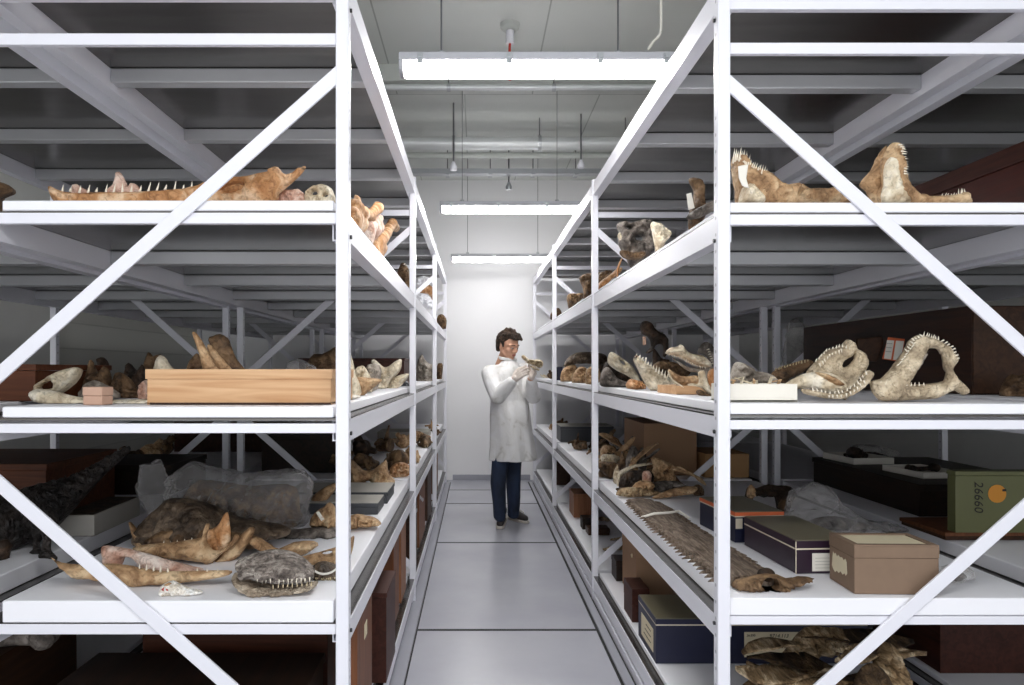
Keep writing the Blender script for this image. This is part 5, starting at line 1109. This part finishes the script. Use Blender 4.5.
for i, (px, py, w_, d, h, m, lab) in enumerate(((577,519,.2,.3,.2,'box_brown','orange-brown wooden box beyond the second post on the bottom shelf'), (592,537,.16,.14,.05,'crate_warm','small flat brown box nearer than the orange-brown one'), (586,531,.1,.12,.09,'trunk','small dark box between two brown boxes on the bottom shelf'), (614,573,.11,.22,.12,'trunk','black box behind the brown cardboard box, bottom shelf'), (558,486,.16,.3,.3,'crate_warm','dark case near the third post on the bottom shelf'), (650,545,.3,.3,.3,'crate_warm','dark case deep on the bottom shelf'))):
    b = at_z(px, py, Z4); b.x = max(b.x-.02, .76)
    if i == 5: b = V((1.25, 4.1, Z4))
    if i == 3: b.y = 4.21; d = .15
    rest_box('wooden_box' if i != 3 else 'black_box', lab, 'box', b.x+w_/2, b.y+d/2, Z4, w_, d, h, 0, m, m, .03, .002)
for i in range(6):
    rg = random.Random(i+200); b = V((1.0+.1*(i % 3), 5.0+.3*i, Z4))
    if i < 4: spec('dried_flake', 'curled dried flake on the bottom shelf past the second post', 'bone flake', g_shred(.26, i+60), b, rg.uniform(0,6), 'leaf', z=Z4+.002, group='dried flakes on the bottom shelf', vox=0, solid=.006)
# ================================================================== the man with the skull
YP = 6.52
def J(px, py, dy=0): return at_y(px, py, YP+dy)
M['skin'] = flat('skin', 'c99a80', .5, 0, .4, .05, 20)
M['glove'] = flat('pale_glove', 'd9cdc4', .5, 0, .4, .04, 30)
M['lip'] = flat('lip', 'a8665a', .45)
M['eye'] = flat('eye_white', 'dcd6ce', .2)
M['iris'] = flat('eye_dark', '2a1e17', .2)
M['hair'] = bone('brown_hair', '1d130d', '3b281b', '59402c', 40, .8, .55, (1,1,.5), 160)
def coat_mat():
    t = NT('lab_coat_cloth'); f = t.noise(7, 6, None, 1); t.link(t.ramp(f, [(.30, 'b7b4ae'), (.46, 'dfdedd'), (.7, 'e6e6e8')]), t.b.inputs['Base Color'])
    h = t.noise(11, 4, t.coords((1,1,.35)), .8); t.bump(h, .5, .03); t.set(Roughness=.8); return t.m
def jean_mat():
    t = NT('denim'); f = t.noise(6, 5, t.coords((1,1,.5))); t.link(t.ramp(f, [(.35, '131b2a'), (.6, '22304a'), (.8, '4d617c')]), t.b.inputs['Base Color']); t.bump(t.noise(30, 4), .3, .01); t.set(Roughness=.85); return t.m
M['coat'] = coat_mat(); M['denim'] = jean_mat(); M['shoe'] = flat('shoe_suede', '3a3534', .7); M['sole'] = flat('shoe_sole', 'cfc8be', .7)
man = thing('person', 'man in a white lab coat and jeans standing in the aisle studying a small skull', 'person', (J(507,527).x, YP, 0))
HEAD = Matrix.Translation(J(508.5,346,-.02)) @ Matrix.Rotation(R(-48),4,'Z') @ Matrix.Rotation(R(16),4,'Y')
def chain(g, pts, rr, n=14):
    for (p, q), (a, b) in zip(zip(pts, pts[1:]), zip(rr, rr[1:])): g.cap(p, a, q, b, n)
# arm joints
shR, elR, wrR = J(490,374,-.12), J(497.5,397,-.27), J(513.5,379.5,-.36)
shL, elL, wrL = J(524,372,.10), J(533.5,396,-.10), J(530.5,379,-.30)
def hand(wr, tip, palm_n, curl, thumb_side, grow=0):
    """palm, four fingers of unequal length curling toward palm_n, thumb from the side of the palm"""
    g = G(); f = (tip-wr).normalized(); nrm = (palm_n - f*palm_n.dot(f)).normalized(); sd = f.cross(nrm)*thumb_side
    k = lambda a, b, c: wr + f*a + sd*b + nrm*c
    g.cap(k(.0,0,0), .024+grow, k(.02,0,0), .028+grow)
    for b in (-.03,-.01,.01,.03): g.cap(k(.02,b*.7,0), .014+grow, k(.085,b,0), .0125+grow)
    for i, (b, L) in enumerate(((.032,.072),(.011,.08),(-.011,.075),(-.031,.06))):
        p = k(.088,b,0); a = 0
        for j, (m, r) in enumerate(((.46,.0098),(.31,.009),(.23,.008))):
            a += curl*(.75, 1.0, .8)[j] + .06*i
            q = p + (f*cos(a) + nrm*sin(a) + sd*(.10*(1.5-i)*.4))*(L*m); g.cap(p, r+grow, q, r*.93+grow, 8); p = q
    p = k(.025,.03,.004); q = p + f*.03 + sd*.026 + nrm*.012; g.cap(p, .014+grow, q, .0115+grow, 8)
    r = q + f*.028 + sd*.006 + nrm*.018; g.cap(q, .0112+grow, r, .0095+grow, 8)
    s = r + f*.022 - sd*.006 + nrm*.012; g.cap(r, .0095+grow, s, .008+grow, 8)
    return g
tipR, tipL = J(532,364,-.44), J(538,364,-.38)
hR = lambda gr: hand(wrR, tipR, V((.45,.85,-.2)), .30, 1, gr)
hL = lambda gr: hand(wrL, tipL, V((-.5,-.55,.6)), .35, -1, gr)
# body: one skin
b = G()
h = G()
h.ball((-.012,0,.035), .100, .078, .098, 24, 16).ball((.028,0,-.03), .064, .058, .088, 20, 14)
for q in (-1, 1):
    h.cap((-.01,q*.048,-.05), .028, (.062,q*.012,-.102), .022)
    h.ball((.055,q*.038,-.022), .028, .026, .026); h.ball((-.012,q*.078,-.012), .020, .010, .031)
    h.cap((.083,q*.012,.026), .014, (.066,q*.05,.022), .013); h.ball((.097,q*.011,-.030), .011, .009, .008)
h.ball((.072,0,-.104), .020, .022, .017).cap((.086,0,.012), .0095, (.106,0,-.026), .0125)
h.cap((.084,-.014,-.058), .008, (.084,.014,-.058), .008).cap((.082,-.013,-.070), .0085, (.082,.013,-.070), .0085)
h.cap((-.02,0,-.08), .052, (-.045,0,-.2), .056); h.xf(HEAD); b.v += h.v; b.f += h.f
hip = J(509,425,.02); chest = J(508,385,0)
def add(g2): 
    o = len(b.v); b.v += g2.v; b.f += [tuple(o+i for i in f) for f in g2.f]
chain(b, [hip, J(508,405,0), chest, J(508.5,370,.0)], [.135,.125,.135,.09])
chain(b, [shR, elR, wrR], [.055,.045,.029]); chain(b, [shL, elL, wrL], [.055,.045,.029]); b.cap(shR, .055, J(508,372,0), .08); b.cap(shL, .055, J(508,372,0), .08)
LEG1 = [J(503.5,432,-.04), J(498,483,-.10), J(500,516,-.06)]; LEG2 = [J(513,432,.06), J(513.5,481,.04), J(513.5,513,.12)]
chain(b, LEG1, [.072,.05,.038]); chain(b, LEG2, [.072,.05,.038])
f1h, f1t = at_z(502.5,521,0), at_z(500,528.5,0); f2h, f2t = at_z(511.5,519,0), at_z(525,523,0)
for hh, tt in ((f1h, f1t), (f2h, f2t)): b.cap(hh+V((0,0,.05)), .034, tt+V((0,0,.035)), .027)
add(hR(0)); add(hL(0))
put('body', b, M['skin'], man, remesh=.0055, angle=180, relax=3)
put('glove', hR(.0018), M['glove'], man, remesh=.004, angle=180, relax=1); put('glove', hL(.0018), M['glove'], man, remesh=.004, angle=180, relax=1)
for q in (-1, 1):
    e = put('eye', G().ball((.079,q*.029,.003), .0115, .0125, .0095).xf(HEAD), M['eye'], man)
    put('iris', G().ball((.0895,q*.0295,-.001), .0035, .0055, .0055).xf(HEAD), M['iris'], e)
    put('eyelid', G().cap((.088,q*.017,.010), .0055, (.080,q*.043,.007), .005).xf(HEAD), M['skin'], man)
    put('eyebrow', G().cap((.097,q*.016,.029), .0035, (.083,q*.050,.028), .0025).xf(HEAD), M['hair'], man)
put('lips', G().cap((.090,-.017,-.059), .0052, (.090,.017,-.059), .0052).cap((.088,-.014,-.068), .0056, (.088,.014,-.068), .0056).xf(HEAD), M['lip'], man, remesh=.0025)
# hair
hg = G().ball((-.03,0,.062), .100, .088, .080, 24, 14)
rg = random.Random(4)
for i in range(60):
    th = rg.uniform(-pi, pi); ph = rg.uniform(.05, 1.45); fr = cos(th) > .35
    if fr: ph = rg.uniform(.45, 1.4)
    p = V((-.02+.098*cos(ph)*cos(th), .082*cos(ph)*sin(th), .045+.092*sin(ph))); q = p + V((rg.uniform(-.02,.03), rg.uniform(-.025,.025), rg.uniform(-.01,.02)))
    hg.cap(p, rg.uniform(.016,.024), q, rg.uniform(.008,.015), 8)
for q in (-1, 1): hg.cap((-.01,q*.079,.045), .018, (.012,q*.078,.0), .010); hg.cap((-.07,q*.05,.03), .04, (-.085,q*.035,-.05), .025)
for y_ in (-.045,-.02,.005,.03,.05): hg.cap((.045,y_,.108), .026, (.086,y_+.012,.082), .011)
hg.jit(.004, 60, 2); hg.xf(HEAD); put('hair', hg, M['hair'], man, remesh=.0055, angle=180)
# coat
cg = G(); YAW = R(-45)
secs = [(361,509,.072,.066),(365,508.5,.10,.085),(369,508.5,.165,.105),(374,508,.205,.12),(385,508.5,.205,.135),(400,510,.20,.135),(415,510.5,.20,.165),(430,511,.20,.175),(446,512.4,.212,.195),(459.5,513,.222,.205)]
vs = []; n = 40
for k, (py, px, a, d) in enumerate(secs):
    c = J(px, py)
    for i in range(n):
        th = 2*pi*i/n; lo = max(0, k-4)/5
        fo = 1 + .055*lo*sin(5*th+.6) + .035*lo*sin(9*th+2)
        x, y = a*cos(th)*fo, d*sin(th)*fo
        vs.append(c + V((x*cos(-YAW+pi/2+pi/2)*-1*1 if False else x*cos(R(42)) - y*sin(R(42)), x*sin(R(42)) + y*cos(R(42)), 0)))
m = len(secs)
cg.add(vs, [(k*n+i, (k+1)*n+i, (k+1)*n+(i+1) % n, k*n+(i+1) % n) for k in range(m-1) for i in range(n)] + [tuple(range(n)), tuple((m-1)*n+i for i in reversed(range(n)))])
def sleeve(a, e, w_):
    chain(cg, [a, a.lerp(e,.5)+V((-.004,-.01,0)), e, e.lerp(w_,.55), e.lerp(w_,.86)], [.082,.073,.068,.060,.050], 18)
sleeve(shR, elR, wrR); sleeve(shL, elL, wrL); cg.cap(shR, .078, J(507,372,0), .085); cg.cap(shL, .078, J(509,372,0), .085)
for i, p in enumerate(cg.v):
    cg.v[i] = p + NZ.noise_vector(V((p.x*9, p.y*9, p.z*4)))*.009
put('lab_coat', cg, M['coat'], man, remesh=.0085, angle=180, relax=3)
col = G(); c = J(507.6,360.5); ring = [c + V((.074*cos(t)*1.0, .07*sin(t), .018-.014*cos(t+.8))) for t in [2*pi*i/24 for i in range(25)]]
put('collar', col.tube(ring, .014, 8, .6), M['coat'], man)
# jeans and shoes
jg = G(); chain(jg, LEG1, [.086,.068,.056], 18); chain(jg, LEG2, [.086,.068,.055], 18); jg.cap(LEG1[0], .088, LEG2[0], .088)
for i, p in enumerate(jg.v): jg.v[i] = p + NZ.noise_vector(V((p.x*14, p.y*14, p.z*12)))*.008
put('jeans', jg, M['denim'], man, remesh=.008, angle=180, relax=2)
for hh, tt in ((f1h, f1t), (f2h, f2t)):
    d = (tt-hh).normalized(); sdv = V((-d.y, d.x, 0)); sg = G()
    sg.cap(hh+V((0,0,.058)), .042, hh+d*.07+V((0,0,.062)), .044).cap(hh+d*.07+V((0,0,.055)), .045, tt+V((0,0,.042)), .032)
    sg.cap(hh+V((0,0,.09)), .04, hh+V((0,0,.105)), .042)
    for p in sg.v: p.z = max(p.z, .022)
    sh = put('shoe', sg, M['shoe'], man, remesh=.006, angle=180, relax=1)
    so = G()
    so.cap(hh-d*.004+V((0,0,.02)), .047, tt+d*.004+V((0,0,.02)), .038, 14)
    for p in so.v: p.z = min(max(p.z, .001), .026)
    put('sole', so, M['sole'], sh)
    for k in (.06, .09, .12):
        for q in (-1, 1): put('shoe_stripe', G().tube([hh+d*k+sdv*(q*.046)+V((0,0,.03)), hh+d*(k+.02)+sdv*(q*.040)+V((0,0,.075)), hh+d*(k+.03)+sdv*(q*.022)+V((0,0,.098))], .0055, 6), M['sole'], sh)
    for k in (.085,.105,.125): put('shoelace', G().tube([hh+d*k+sdv*.02+V((0,0,.105-.08*(k-.07))), hh+d*k-sdv*.02+V((0,0,.105-.08*(k-.07)))], .004, 6), M['sole'], sh)
# the skull he holds
ctr = J(533.5,363,-.45)
KS = (490, 320, 8.567); ys = ctr.y
t = thing('small_skull', 'small tan skull held up in the gloved hands of the man', 'skull', ctr)
HB = bone('held_skull_bone', '9a7a52', 'cdb48a', 'e6d6b8', 30)
up = [(268,318),(276,304),(292,302),(312,318),(332,334),(362,342),(402,338),(438,344),(456,366),(450,396),(428,412),(404,404),(384,388),(352,380),(322,372),(300,352),(280,336)]
put('cranium', solid_px(up, ys, .05, k=KS, amp=.9, freq=70, holes=[[(398,366),(418,360),(434,372),(430,392),(410,392)], [(345,356),(360,352),(372,358),(360,368)]]), HB, t, angle=180)
put('cranium_floor', solid_px([(330,340),(400,345),(446,360),(440,398),(400,400),(350,380)], ys+.05, .03, k=KS, amp=.6), HB, t, angle=180)
put('lower_jaw', solid_px([(345,392),(372,392),(400,408),(424,420),(420,436),(392,428),(362,414),(346,404)], ys+.01, .03, k=KS, amp=.5), HB, t, angle=180)
put('tooth_row', teeth_px([(300,356),(350,384),(400,406)], 9, (0,16), 4, ys-.02, KS), M['tooth'], t, angle=180)
# ------------------------------------------------------------------ camera, world, view
cam = bpy.data.cameras.new('camera'); co = bpy.data.objects.new('camera', cam); COL.objects.link(co)
co.location = (0, 0, CH); co.rotation_euler = (R(90), 0, 0)
cam.sensor_width = 36; cam.lens = FPX/1024*36; cam.shift_x = (512-PX0)/1024; cam.shift_y = (HOR-342.5)/1024; cam.clip_start = .05
SC.camera = co
w = bpy.data.worlds.new('world'); SC.world = w; w.use_nodes = True
w.node_tree.nodes['Background'].inputs[0].default_value = (.95, .97, 1, 1); w.node_tree.nodes['Background'].inputs[1].default_value = WORLD
SC.view_settings.view_transform = 'Standard'; SC.view_settings.look = 'None'; SC.view_settings.exposure = EXPO; SC.view_settings.gamma = 1; SC.view_settings.use_curve_mapping = False
